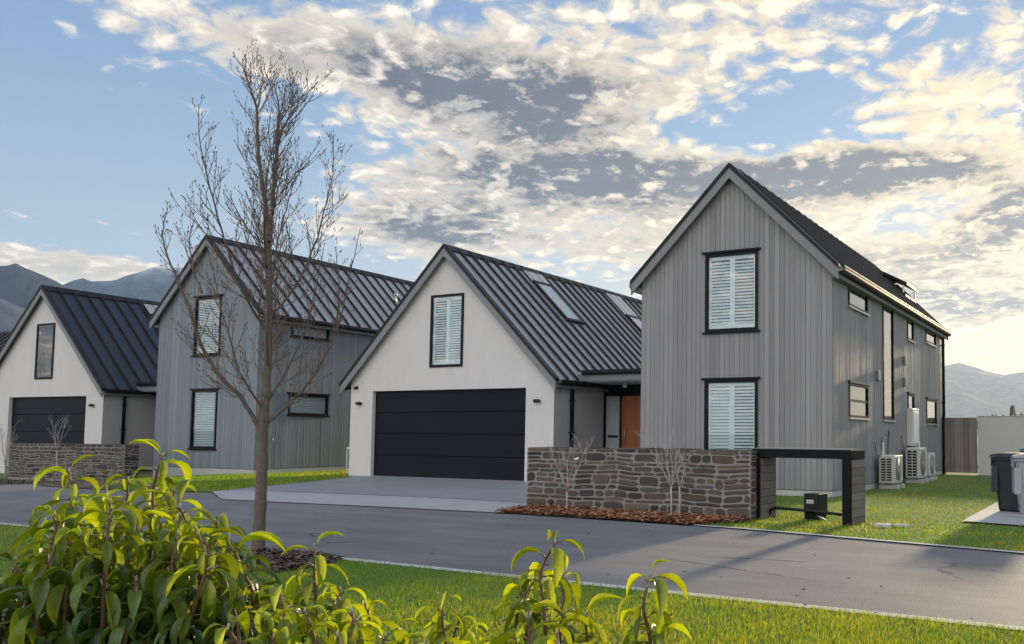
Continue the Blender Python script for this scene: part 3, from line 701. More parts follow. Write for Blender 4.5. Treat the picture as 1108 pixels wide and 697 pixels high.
mb = MB(); xv = -1.05; yv = 6.3; mb.tube([(xv, yv, ztC(xv) - .05), (xv, yv, ztC(xv) + .28)], .045, 10); mb.tube([(xv, yv, ztC(xv) + .28), (xv, yv, ztC(xv) + .36)], [.075, .06], 10); mb.build('roof_vent', M['silver'], hC)
mb = MB(); mb.tube([(.03, .5, 1.0), (.1, .5, 1.0), (.13, .5, .93)], .016, 6); mb.build('garden_tap', M['silver'], hC)

# ------------------------------------------------------------------ stone walls
def stone_wall(label, P0, P1, height, thick, seed, zg0=0.0, zg1=0.0):
    """rubble wall from P0 to P1 (front foot line); stones laid in uneven courses over a mortar core"""
    R = random.Random(seed)
    P0, P1 = np.array(P0[:2]), np.array(P1[:2]); Lw = float(np.linalg.norm(P1 - P0)); ang = math.atan2(*(P1 - P0)[::-1])
    root = thing('stone_wall', label, 'wall', (P0[0], P0[1], zg0), ang, 'stone walls in front of the houses')
    core = MB(); core.box((0, 0, -.25), (Lw, thick, height - .012)); core.build('mortar_core', M['mortar'], root)
    st = MB()
    def face(B, length, hgt, sd):
        Rr = random.Random(sd)
        wob = lambda x, k: .012 * math.sin(x * 5.1 + k * 2.7 + sd) + .008 * math.sin(x * 11.7 + k * 5.1)
        z = 0.0; rows = []
        while z < hgt - .03:
            hh = Rr.choice([.06, .08, .10, .11, .13, .16]); 
            if hgt - z - hh < .05: hh = hgt - z
            rows.append((z, z + hh)); z += hh
        for k, (za, zb) in enumerate(rows):
            x = 0.0; hh = zb - za
            while x < length - 1e-6:
                ww = Rr.uniform(.14, .46) * (1.15 if hh < .08 else 1.0)
                if length - x - ww < .09: ww = length - x
                cells = [(x, x + ww, za, zb)]
                if hh > .11 and Rr.random() < .5:
                    q = za + hh * Rr.uniform(.35, .65); cells = [(x, x + ww, za, q), (x, x + ww, q, zb)]
                    if Rr.random() < .5: xm = x + ww * Rr.uniform(.35, .65); cells = [cells[0], (x, xm, q, zb), (xm, x + ww, q, zb)]
                for (a, b, c, d) in cells: one(B, a, b, c, d, k, wob, Rr, hgt)
                x += ww
    def one(B, a, b, c, d, k, wob, Rr, hgt):
        g = Rr.uniform(.007, .0165); a += g; b -= g; c += g * .9; d -= g * .9
        if b - a < .03 or d - c < .018: return
        ca = min(.035, (b - a) * .25); cb = min(.026, (d - c) * .36)
        J = lambda s: Rr.uniform(-s, s)
        sl = J(.010)
        ring = [(a + ca * Rr.uniform(.4, 1.6), c), ((a + b) / 2 + J(.02), c + J(.006)), (b - ca * Rr.uniform(.4, 1.6), c), (b, c + cb * Rr.uniform(.5, 1.4)), (b + J(.006), (c + d) / 2), (b, d - cb * Rr.uniform(.5, 1.4)),
                (b - ca * Rr.uniform(.4, 1.6), d), ((a + b) / 2 + J(.02), d + J(.006)), (a + ca * Rr.uniform(.4, 1.6), d), (a, d - cb * Rr.uniform(.5, 1.4)), (a + J(.006), (c + d) / 2), (a, c + cb * Rr.uniform(.5, 1.4))]
        ring = [(x + J(.003), min(hgt - .002, max(.0, z + wob(x, 0 if z < (c + d) / 2 else 0) * min(1, 4 * z, 4 * (hgt - z)) + sl * (x - (a + b) / 2)))) for x, z in ring]
        mx, mz = (a + b) / 2, sum(q[1] for q in ring) / 12; dep = Rr.uniform(.004, .020); n = 12
        vs = [B(x, -.004, z) for x, z in ring]
        i1 = [B(mx + (x - mx) * .97, dep * .72, mz + (z - mz) * .93) for x, z in ring]; i2 = [B(mx + (x - mx) * .86, dep + J(.004), mz + (z - mz) * .76) for x, z in ring]
        ctr = [B(mx + J(.01), dep + J(.006), mz)]
        fs = [(i, (i + 1) % n, n + (i + 1) % n, n + i) for i in range(n)] + [(n + i, n + (i + 1) % n, 2 * n + (i + 1) % n, 2 * n + i) for i in range(n)] + [(2 * n + i, 2 * n + (i + 1) % n, 3 * n) for i in range(n)]
        st.add(vs + i1 + i2 + ctr, fs, 0, min(1, max(0, Rr.gauss(.36, .24))), min(1, max(0, Rr.gauss(.28, .35))), False)
    face(mk((0, 0, 0), (1, 0, 0), (0, -1, 0)), Lw, height, seed); face(mk((Lw, thick, 0), (-1, 0, 0), (0, 1, 0)), Lw, height, seed + 1)
    face(mk((Lw, 0, 0), (0, 1, 0), (1, 0, 0)), thick, height, seed + 2); face(mk((0, thick, 0), (0, -1, 0), (-1, 0, 0)), thick, height, seed + 3)
    x = 0.0                                                 # flat stones along the top
    while x < Lw - .01:
        ww = R.uniform(.16, .5)
        if Lw - x - ww < .1: ww = Lw - x
        st.box((x + .008, .01, height - .03), (x + ww - .008, thick - .01, height + R.uniform(-.006, .012)), 0, min(1, max(0, R.gauss(.55, .2)))); x += ww
    o = st.build('stonework', M['stone'], root, fixn=True)
    return root
SR0, SR1 = G(569.5, 549.5), G(812.0, 564.0)
stone_wall('long dark schist wall in front of the orange door and tall grey house', SR0, SR1, .975, .42, 31)
_zl = -.10
SL0, SL1 = G(9.5, 518.3, -.22), G(133.0, 519.0, -.12)
stone_wall('shorter stone wall at left in front of half-hidden garage door', SL0, SL1, .985, .42, 57, -.16)

# ------------------------------------------------------------------ driveways, lawns, beds
DL = [G(378, 517.2), G(225, 532.8)]
wall_dir = (SR1 - SR0) / np.linalg.norm(SR1 - SR0)
drive_pts = [G(378, 517.2), G(229, 532.3), G(240, 541), G(400, 548.5), G(545, 555.8), G(569, 551), SR0, SR0 + np.array([.1, 7.4, 0])]
gx0, gx1 = OG[0] - 6.9, OG[0] + .2
drive_pts[-1] = np.array([SR0[0], OG[1] - .02, 0]); drive_pts.insert(len(drive_pts), np.array([gx0 + .01, OG[1] - .02, 0]))
flat('driveway', drive_pts, .008, M['concrete_dark'])
# paler band of concrete between the road and the drive
band_lo = [G(240, 541), G(400, 548.5), G(545, 555.8), G(569, 551.0)]
band_hi = [G(569, 545), G(480, 540), G(400, 536.5), G(270, 531.3), G(229, 532.2)]
flat('footpath', band_lo + band_hi, .013, M['concrete'])
# small slot gutter between the two slabs
def ribbon(name, pts, w, z, m):
    mb = MB(); 
    for a, b in zip(pts[:-1], pts[1:]):
        d = (b - a) / np.linalg.norm(b - a); n = np.array([-d[1], d[0], 0]) * w / 2
        mb.quad((a - n) + (0, 0, z), (b - n) + (0, 0, z), (b + n) + (0, 0, z), (a + n) + (0, 0, z))
    return tag(mb.build(name, m), kind='structure')
ribbon('drain_channel', [G(270, 531.3), G(400, 536.5), G(480, 540), G(569, 545)], .05, .019, M['dark'])
xj = OG[0] - 2.3
ribbon('driveway_joint', [np.array([xj, OG[1] - .05, 0]), np.array([xj + .15, 12.6, 0])], .014, .0105, M['dark'])
ribbon('driveway_joint', [np.array([OG[0] - 6.8, 14.6, 0]), np.array([SR0[0], 14.6, 0])], .014, .0107, M['dark'])
# lawn beside the left clad house
left_lawn_pts = [G(378, 517.2) + (0, 0, 0), G(229, 532.3), Gz(103, 530), SL1 + np.array([.25, .1, 0]), OL + np.array([-4.4, -.02, 0]) + np.array([-2.6, 0, 0]), OL + np.array([-4.4, -.02, 0]), OL, OL + np.array([.35, 4.0, 0]), np.array([gx0 - .02, OG[1] + 3.0, 0]), np.array([gx0 - .02, OG[1] - .02, 0])]
flat('left_lawn', left_lawn_pts, .004, M['lawn'])
# right-hand lawn
xr = np.linspace(-5.05, 25, 40)
right_lawn_pts = [np.array([x, far_edge(x) + .10, 0]) for x in xr] + [np.array([25, 27, 0]), np.array([-4.97, 27.2, 0]), O1 + (0, 0, 0), O1 + np.array([-4.2, 0, 0]), O1 + np.array([-4.2, -1, 0]), np.array([SR1[0] - .3, SR1[1] + .5, 0])]
flat('right_lawn', right_lawn_pts, .005, M['lawn'])
flat('courtyard', [SR0 + np.array([.05, .4, 0]), SR1 + np.array([-.2, .4, 0]), O1 + np.array([-4.2, -1, 0]), O1 + np.array([-4.2, 3, 0]), np.array([OG[0] + 3.2, OG[1] + 1, 0]), np.array([OG[0], OG[1] + 1, 0]), np.array([SR0[0], OG[1] - .02, 0])], .0065, M['concrete'])
# planting beds
bed_pts = [G(536, 555.8), G(562, 557.0), np.array([-6, 10.14, 0]), np.array([-5.05, 10.08, 0]), G(806, 566), SR1 + (0, .03, 0), SR0 + (0, .03, 0), G(569, 551)]
flat('mulch_bed', bed_pts, .016, M['soil'])
lb = [Gz(0, 524), Gz(50, 526.6), Gz(103, 530), Gz(140, 531), SL1 + np.array([.3, .1, 0]), SL0 + np.array([0, .05, 0]), SL0 + np.array([-4, .5, 0]), Gz(0, 524) + np.array([-4, .3, 0])]
flat('left_planting_bed', lb, .012, M['soil'])
tb = G(279, 598); 
flat('tree_bed', [G(262, 597.5), G(300, 597.9), G(345, 602), G(372, 606), G(352, 613), G(300, 621), G(262, 617), G(235, 606)], .016, M['soil'])
# service cover in the lawn, concrete pad for the bins
flat('bin_pad', [np.array([-1.965, 12.17, 0]), np.array([1.8, 11.2, 0]), np.array([1.8, 16.4, 0]), np.array([-1.965, 16.4, 0])], .03, M['concrete'])
ribbon('pad_drain', [G(1084, 561.5, 0), G(1125, 562.8, 0)], .03, .034, M['dark'])

def inside(poly, X, Y):
    r = np.zeros(len(X), bool); n = len(poly); j = n - 1
    for i in range(n):
        xi, yi, xj_, yj = poly[i][0], poly[i][1], poly[j][0], poly[j][1]
        c = ((yi > Y) != (yj > Y)) & (X < (xj_ - xi) * (Y - yi) / (yj - yi + 1e-12) + xi); r ^= c; j = i
    return r
def vnoise(X, Y, sc, seed=0):
    """cheap smooth value noise on arrays"""
    r_ = np.random.default_rng(seed); tab = r_.random((64, 64)); x = X * sc; y = Y * sc
    xi = np.floor(x).astype(int); yi = np.floor(y).astype(int); fx = x - xi; fy = y - yi; fx = fx * fx * (3 - 2 * fx); fy = fy * fy * (3 - 2 * fy)
    g = lambda a, b: tab[a % 64, b % 64]
    return (g(xi, yi) * (1 - fx) + g(xi + 1, yi) * fx) * (1 - fy) + (g(xi, yi + 1) * (1 - fx) + g(xi + 1, yi + 1) * fx) * fy
def grass(name, X, Y, hgt, wid, z0=.006, lean=.6, seed=1):
    r_ = np.random.default_rng(seed); n = len(X); patch = vnoise(X, Y, 1.1, seed) * .4 + vnoise(X, Y, 4.0, seed + 1) * .35 + vnoise(X, Y, .4, seed + 2) * .25
    h = hgt * (0.5 + 0.9 * r_.random(n)) * (.7 + .6 * patch); a = r_.random(n) * 2 * np.pi; ln = lean * r_.random(n) * h; la = r_.random(n) * 2 * np.pi
    w = wid * (.6 + .8 * r_.random(n)); Z = GZ(X) + z0 - .004
    V = np.zeros((n, 5, 3))
    dx, dy = np.cos(a) * w / 2, np.sin(a) * w / 2; lx, ly = np.cos(la) * ln, np.sin(la) * ln
    V[:, 0] = np.stack([X - dx, Y - dy, Z], 1); V[:, 1] = np.stack([X + dx, Y + dy, Z], 1)
    V[:, 2] = np.stack([X + dx * .8 + lx * .35, Y + dy * .8 + ly * .35, Z + h * .6], 1); V[:, 3] = np.stack([X - dx * .8 + lx * .35, Y - dy * .8 + ly * .35, Z + h * .6], 1)
    V[:, 4] = np.stack([X + lx, Y + ly, Z + h * .95], 1)
    b = np.arange(n)[:, None] * 5
    Fq = np.concatenate([b + np.array([[0, 1, 2]]), b + np.array([[0, 2, 3]]), b + np.array([[3, 2, 4]])], 0)
    t = r_.random(n); hu = np.clip(.24 + 1.9 * (patch - .5) + .25 * r_.standard_normal(n) + (r_.random(n) < .06) * .6, 0, 1)
    o = mesh_np(name, V.reshape(-1, 3), Fq, M['grassblade'], np.tile(t, 3), np.tile(hu, 3)); return tag(o, kind='stuff')
def uniform_in(poly, n, seed, dens_fn=None):
    r_ = np.random.default_rng(seed); P = np.array([[p[0], p[1]] for p in poly]); lo, hi = P.min(0), P.max(0)
    X = r_.uniform(lo[0], hi[0], n); Y = r_.uniform(lo[1], hi[1], n); k = inside(P, X, Y)
    if dens_fn is not None: k &= r_.random(n) < dens_fn(X, Y)
    return X[k], Y[k]
# near lawn: only where the camera (or a camera a step aside) can see it
near_poly = [G(-60, 690)[:2] * 1.0, G(-60, 566)[:2]] + [(x, float(near_edge(x)) - .09) for x in np.linspace(-13.5, 2.0, 40)] + [(2.0, 2.0), (-1.5, 2.0)]
X, Y = uniform_in([(-22, 6.2), (-22, 2.0), (-12, 1.2), (-1.5, 1.2), (3.0, 1.2), (3.0, 5.10), (1.8, 5.36), (-.56, 5.66), (-7.6, 5.86), (-13, 6.03)], 1300000, 5, lambda X, Y: np.clip(8.0 / (X * X + Y * Y) ** .75, .10, 1))
tbed = [p[:2] for p in (G(262, 597.5), G(300, 597.9), G(345, 602), G(372, 606), G(352, 613), G(300, 621), G(262, 617), G(235, 606))]
k = ~inside(tbed, X, Y); X, Y = X[k], Y[k]
grass('grass', X, Y, .032, .0036, seed=3)
X, Y = uniform_in(right_lawn_pts[:1] + [p for p in right_lawn_pts if p[0] < 4] , 260000, 8, lambda X, Y: np.clip(90.0 / (Y * Y), .12, 1) * (X < 3.5))
pad = [(-1.985, 12.15), (1.8, 11.18), (1.8, 16.42), (-1.985, 16.42)]
k = ~inside(pad, X, Y) & ~((X < O1[0] + .06) & (X > O1[0] - 4.3) & (Y > O1[1] - .05)); X, Y = X[k], Y[k]
grass('grass', X, Y, .032, .008, seed=4)
X, Y = uniform_in(left_lawn_pts, 70000, 9); k = ~((X < OL[0] + .05) & (Y > OL[1] - .03) & (X > OL[0] - 4.6)); grass('grass', X[k], Y[k], .038, .012, seed=6)

def chips(name, poly, n, m, seed, size=(.02, .06), z=.018, mound=.03):
    r_ = random.Random(seed); X, Y = uniform_in(poly, n, seed); mb = MB()
    for x, y in zip(X, Y):
        a = r_.random() * 6.28; l = r_.uniform(*size); w = l * r_.uniform(.25, .55); t = r_.uniform(-.5, .5); zz = z + float(GZ(x)) + r_.uniform(0, mound)
        c, s = math.cos(a), math.sin(a); up = l * t * .4
        mb.add([(x - c * l / 2 + s * w / 2, y - s * l / 2 - c * w / 2, zz - up), (x + c * l / 2 + s * w / 2, y + s * l / 2 - c * w / 2, zz + up), (x + c * l / 2 - s * w / 2, y + s * l / 2 + c * w / 2, zz + up + .008), (x - c * l / 2 - s * w / 2, y - s * l / 2 + c * w / 2, zz - up + .008)], [(0, 1, 2, 3)], 0, r_.random())
    return tag(mb.build(name, m), kind='stuff')
chips('bark_mulch', [p[:2] for p in bed_pts], 6500, M['chip'], 3, (.03, .085), .018, .05)
chips('leaf_litter', tbed, 1500, M['chip_dark'], 4, (.02, .07), .018, .03)
chips('leaf_litter', [p[:2] for p in lb], 1500, M['chip_dark'], 5, (.03, .08), .014, .03)
def groundcover(poly, n, seed, hmax):
    r_ = random.Random(seed); X, Y = uniform_in(poly, n, seed); mb = MB()
    for x, y in zip(X, Y):
        if vnoise(np.array([x]), np.array([y]), 1.3, seed)[0] < .45: continue
        zb = float(GZ(x)) + .01; hh = hmax * r_.uniform(.3, 1)
        for _ in range(9):
            a = r_.random() * 6.28; e = r_.uniform(.2, 1.2); l = r_.uniform(.05, .11); w = l * .3; p = np.array([x + r_.uniform(-.08, .08), y + r_.uniform(-.08, .08), zb + hh * r_.random()])
            d = np.array([math.cos(a) * math.cos(e), math.sin(a) * math.cos(e), math.sin(e)]); s = np.array([-math.sin(a), math.cos(a), 0]) * w
            mb.add([p, p + d * l * .5 + s, p + d * l, p + d * l * .5 - s], [(0, 1, 2, 3)], 0, r_.random(), r_.random() * .7)
    return tag(mb.build('undergrowth', M['weed']), kind='stuff')
groundcover([p[:2] for p in lb], 160, 13, .22)

def litter(n, seed):
    r_ = random.Random(seed); mb = MB()
    for _ in range(n):
        x = r_.uniform(-11, 1.5); y = r_.uniform(3.2, 10.2)
        ne, fe = float(near_edge(x)), float(far_edge(x)); onroad = ne - .1 < y < fe
        if onroad and r_.random() > .25 + .6 * math.exp(-((y - ne) / .25) ** 2): continue
        if y > fe: continue
        a = r_.random() * 6.28; l = r_.uniform(.02, .05); c, s_ = math.cos(a) * l, math.sin(a) * l; z = (.018 if onroad else .045) + float(GZ(x)); t = r_.uniform(.0, .012)
        mb.add([(x - c / 2, y - s_ / 2, z), (x + s_ * .3, y - c * .3, z + t), (x + c / 2, y + s_ / 2, z + .004), (x - s_ * .3, y + c * .3, z + t)], [(0, 1, 2, 3)], 0, r_.random())
    return tag(mb.build('fallen_leaves', M['chip_dark']), kind='stuff')
litter(700, 4)

# ------------------------------------------------------------------ letterbox portal
def portal():
    A = G(813.4, 562.5); yaw = math.atan2(wall_dir[1], wall_dir[0]) - .06; u = np.array([math.cos(yaw), math.sin(yaw), 0.0])
    nn = np.array([u[1], -u[0], 0]); Bp = PL(920.6, 530, A, nn); W = float((Bp - A) @ u); rz = yaw; D = .50; H = 1.0
    r = thing('portal_frame', 'low black box-shaped portal frame standing on the lawn at the stone wall end', 'frame', A, rz)
    p = .125
    for x0, sg in ((0, 1), (W - p, -1)):
        mb = MB(); mb.box((x0, 0, -.05), (x0 + p, D, H - .122)); leg = mb.build('leg', M['portal'], r, bevel=.004)
        for (xa_, xb_) in ((x0 - .014, x0 - .001), (x0 + p + .001, x0 + p + .014)):
            b = MB(); n = 8
            for i in range(n): b.box((xa_, .03, i * (H - .13) / n + .003), (xb_, D - .03, (i + 1) * (H - .13) / n - .003), 0, random.random())
            b.build('board_panel', M['portal_board'], leg)
    mb = MB(); mb.box((0, 0, H - .12), (W, D, H)); bm_ = mb.build('beam', M['portal'], r, bevel=.004)
    b = MB(); b.box((.02, .02, H + .001), (W - .02, D - .02, H + .012)); b.build('top_panel', M['barge'], bm_)
    mb = MB(); mb.tube([(p - .01, D * .55, .02), (p + .03, D * .55, .13), (p + .1, D * .55, .16), (W * .5, D * .5, .15), (W - p + .02, D * .42, .12)], .022, 10); mb.build('rail', M['black'], r)
    return r, u
pr, pu = portal()
def letterbox():
    a = G(869.5, 562.5); o = a + np.array([0, 0, 0]); rz = math.atan2(pu[1], pu[0])
    r = thing('letterbox', 'small black letterbox with white number label beneath the portal frame', 'letterbox', o, rz)
    mb = MB(); mb.box((0, 0, .10), (.235, .30, .37)); mb.build('body', M['black'], r, bevel=.008)
    mb = MB(); mb.box((.01, .01, -.02), (.225, .28, .097)); mb.build('plinth', M['portal'], r)
    mb = MB(); mb.box((.05, -.006, .235), (.155, -.0005, .285)); lb_ = mb.build('number_label', M['white'], r)
    mb = MB()
    for x in (.068, .088, .112, .130): mb.box((x, -.0095, .248), (x + .010, -.0065, .272))
    mb.build('lettering', M['dark'], lb_)
    mb = MB(); mb.tube([(.20, .02, .06), (.28, -.03, .05), (.33, .02, .0)], .016, 8); mb.build('hose_tail', M['silver'], r)
letterbox()

# ------------------------------------------------------------------ air conditioners
def ac_unit(label, loc, rz, w=.85, d=.32, h=.62):
    """outdoor unit; fan side faces local +x, coil side faces local -y; local origin at the near inner foot"""
    r = thing('heat_pump_unit', label, 'heat pump', loc, rz, 'heat pump units beside the houses')
    z = .13
    for y in (.08, w - .22):
        mb = MB(); mb.box((-.02, y, -.02), (d + .06, y + .14, .10)); mb.build('support_block', M['found'], r, bevel=.01)
    mb = MB(); mb.box((0, 0, z), (d, w, z + h)); c = mb.build('casing', M['ac'], r, bevel=.018, segs=2)
    mb = MB(); mb.box((.035, -.006, z + .05), (d - .06, .0, z + h - .06), 1)
    n = 9
    for i in range(n + 1):
        zz = z + .05 + i * (h - .11) / n; mb.box((.03, -.016, zz - .007), (d - .055, -.0062, zz + .007), 0)
    for x in (.03, (d - .03) / 2, d - .07): mb.box((x, -.018, z + .04), (x + .016, -.0062, z + h - .05), 0)
    mb.build('coil_grille', [M['ac'], M['coil']], r)
    mb = MB(); cy, cz, R_ = w * .43, z + h * .5, h * .42
    mb.tube([(d - .0, cy, cz), (d + .004, cy, cz)], R_, 32, 1)
    for k in range(1, 6):
        rr = R_ * k / 5; pts = [(d + .016, cy + rr * math.cos(a), cz + rr * math.sin(a)) for a in np.linspace(0, 2 * math.pi, 33)]; mb.tube(pts, .004, 4, 0, cap=False)
    for k in range(8):
        a = k * math.pi / 4; mb.tube([(d + .016, cy, cz), (d + .016, cy + R_ * math.cos(a), cz + R_ * math.sin(a))], .004, 4)
    mb.build('fan_grille', [M['ac'], M['coil']], r)
    mb = MB(); mb.box((d + .001, w - .16, z + .06), (d + .006, w - .05, z + .14)); mb.build('rating_plate', M['white'], c)
    mb = MB(); mb.box((.02, w + .001, z + .12), (d - .05, w + .02, z + .3)); mb.build('service_cover', M['black'], c, bevel=.004)
    mb = MB(); mb.tube([(.05, -.012, z + h - .03), (-.05, -.02, z + h + .02), (-.10, .05, z + h + .3)], .009, 6); mb.build('power_cable', M['black'], r)
    mb = MB(); mb.tube([(.06, w - .1, z + .2), (-.05, w - .05, z + .2), (-.1, w, z + .5), (-.1, w, z + .9)], .022, 8); mb.build('refrigerant_pipe', M['white'], r)
    return r
def ac_at(px, py, label, **k):
    q = PL(px, py, (O1[0] + .14, 0, 0), (1, 0, 0)); return ac_unit(label, (O1[0] + .14, q[1], 0), 0, **k)
ac_at(951.0, 530, 'nearest beige heat pump of three along the tall grey house', w=.8, d=.36, h=.62)
ac_at(979.8, 523, 'middle and tallest beige heat pump, partly behind the nearest one', w=.9, d=.36, h=.76)
ac_at(992.0, 521.0, 'farthest and smallest heat pump by the tall grey house', w=.8, d=.34, h=.6)
q = G(372, 513.0)
_u = ac_unit('single heat pump tucked between garage corner and blue-grey house', (OG[0] - 6.89 - .06, OG[1] + .25, 0), 0, w=.8, d=.34, h=.66); _u.scale = (-1, 1, 1)

# ------------------------------------------------------------------ bins
def bin_(label, loc, rz, bodym, lidm, sc=1.0, open_=False):
    r = thing('wheelie_bin', label, 'wheelie bin', loc, rz, 'wheelie bins on the concrete pad'); r.scale = (sc, sc, sc)
    mb = MB(); lv = [(.0, .19, .20), (.03, .20, .22), (.55, .235, .265), (.78, .255, .29), (.785, .275, .31), (.84, .28, .315)]
    vs = []; n = 0
    for (z, a, b) in lv:
        for (sx, sy) in ((-1, -1), (1, -1), (1, 1), (-1, 1)):
            vs += [(sx * (a - .03), sy * b, z), (sx * a, sy * (b - .03), z)] if sx * sy > 0 else [(sx * a, sy * (b - .03), z), (sx * (a - .03), sy * b, z)]
    K = 8
    fs = [(i * K + k, i * K + (k + 1) % K, (i + 1) * K + (k + 1) % K, (i + 1) * K + k) for i in range(len(lv) - 1) for k in range(K)] + [tuple(range(K))[::-1]]
    mb.add(vs, fs); mb.box((-.20, -.325, .70), (.20, -.30, .83)); mb.box((-.24, -.305, .30), (-.215, -.20, .70)); mb.box((.215, -.305, .30), (.24, -.20, .70)); mb.build('body', M[bodym], r, fixn=True, bevel=.006)
    mb = MB(); prof = [(-.32, .845), (-.31, .875), (-.15, .905), (.15, .905), (.31, .88), (.33, .845)]
    for i in range(len(prof) - 1): mb.quad((-.285, prof[i][0], prof[i][1]), (.285, prof[i][0], prof[i][1]), (.285, prof[i + 1][0], prof[i + 1][1]), (-.285, prof[i + 1][0], prof[i + 1][1]))
    mb.add([(-.285, p[0], p[1]) for p in prof], [tuple(range(6))]); mb.add([(.285, p[0], p[1]) for p in prof], [tuple(range(6))[::-1]]); mb.build('lid', M[lidm], r)
    mb = MB(); mb.tube([(-.20, .35, .82), (.20, .35, .82)], .014, 8); mb.box((-.2, .30, .81), (-.18, .355, .83)); mb.box((.18, .30, .81), (.2, .355, .83)); mb.build('handle', M[bodym], r)
    for sx in (-1, 1):
        mb = MB(); mb.tube([(sx * .21, .22, .10), (sx * .26, .22, .10)], .10, 20, smooth=False); mb.build('wheel', M['black'], r, bevel=.008)
    return r
bl = G(1092, 556.5); bin_('dark charcoal wheelie bin standing whole on the concrete pad', (bl[0] + .07, bl[1] + .30, .03), math.radians(-100), 'bin_dark', 'bin_dark', 1.0)
b2 = G(1117, 559.0); bin_('pale grey wheelie bin cut by the right edge of frame', (b2[0] + .03, b2[1] + .12, .03), math.radians(-80), 'bin_grey', 'bin_grey', 1.0)
b3 = G(1119, 549); bin_('teal-lidded wheelie bin behind the pale grey one', (b3[0] + .08, b3[1] + .7, .03), math.radians(-90), 'bin_dark', 'lid_teal', 1.08)

# ------------------------------------------------------------------ back gate, garden wall, service cover
gl, gr, gw = G(1020.5, 513.2), G(1058, 514.2), G(1120, 515.6)
def gate():
    u = gr - gl; W = float(np.linalg.norm(u)); r = thing('timber_gate', 'weathered vertical-board timber gate beside the tall grey house', 'gate', gl, math.atan2(u[1], u[0]))
    H = 1.2 + (513.5 - 452.5) / (513.5 - 472.5) * 1.2 - 1.2; H = 1.2 * (513.5 - 452.5) / (513.5 - 472.3)
    mb = MB(); n = 9
    for i in range(n): mb.box((.06 + i * (W - .06) / n + .004, 0, .06), (.06 + (i + 1) * (W - .06) / n - .004, .03, H - .02), 0, random.random())
    mb.build('board_panel', M['fence'], r)
    mb = MB(); mb.box((-.10, -.04, -.1), (.06, .09, H + .02)); mb.build('post', M['frame'], r, bevel=.005)
    mb = MB(); mb.box((.06, .032, .2), (W, .08, .3)); mb.box((.06, .032, H - .3), (W, .08, H - .2)); mb.build('rail', M['fence'], r)
    return H
HGt = gate()
def garden_wall():
    u = gw - gr; d = u / np.linalg.norm(u); r = thing('garden_wall', 'plain grey rendered garden wall behind the bins', 'wall', gr, math.atan2(u[1], u[0]))
    mb = MB(); mb.box((.02, 0, -.2), (14, .18, HGt + .01)); mb.build('wall_panel', M['plaster_warm'], r, bevel=.008)
    mb = MB(); mb.box((.0, -.02, HGt + .0115), (14, .20, HGt + .035)); mb.build('capping', M['plaster'], r, bevel=.004)
garden_wall()
c0 = G(946, 570.5); c1 = G(971, 571.5)
mb = MB(); mb.box((c0[0], c0[1] - .03, .0), (c0[0] + .2, c0[1] + .16, .045)); mb.box((c0[0] + .21, c0[1] + .12, .0), (c0[0] + .42, c0[1] + .2, .042))
tag(mb.build('service_cover', M['found'], bevel=.006), 'pale rectangular service cover set in the right lawn', 'cover')

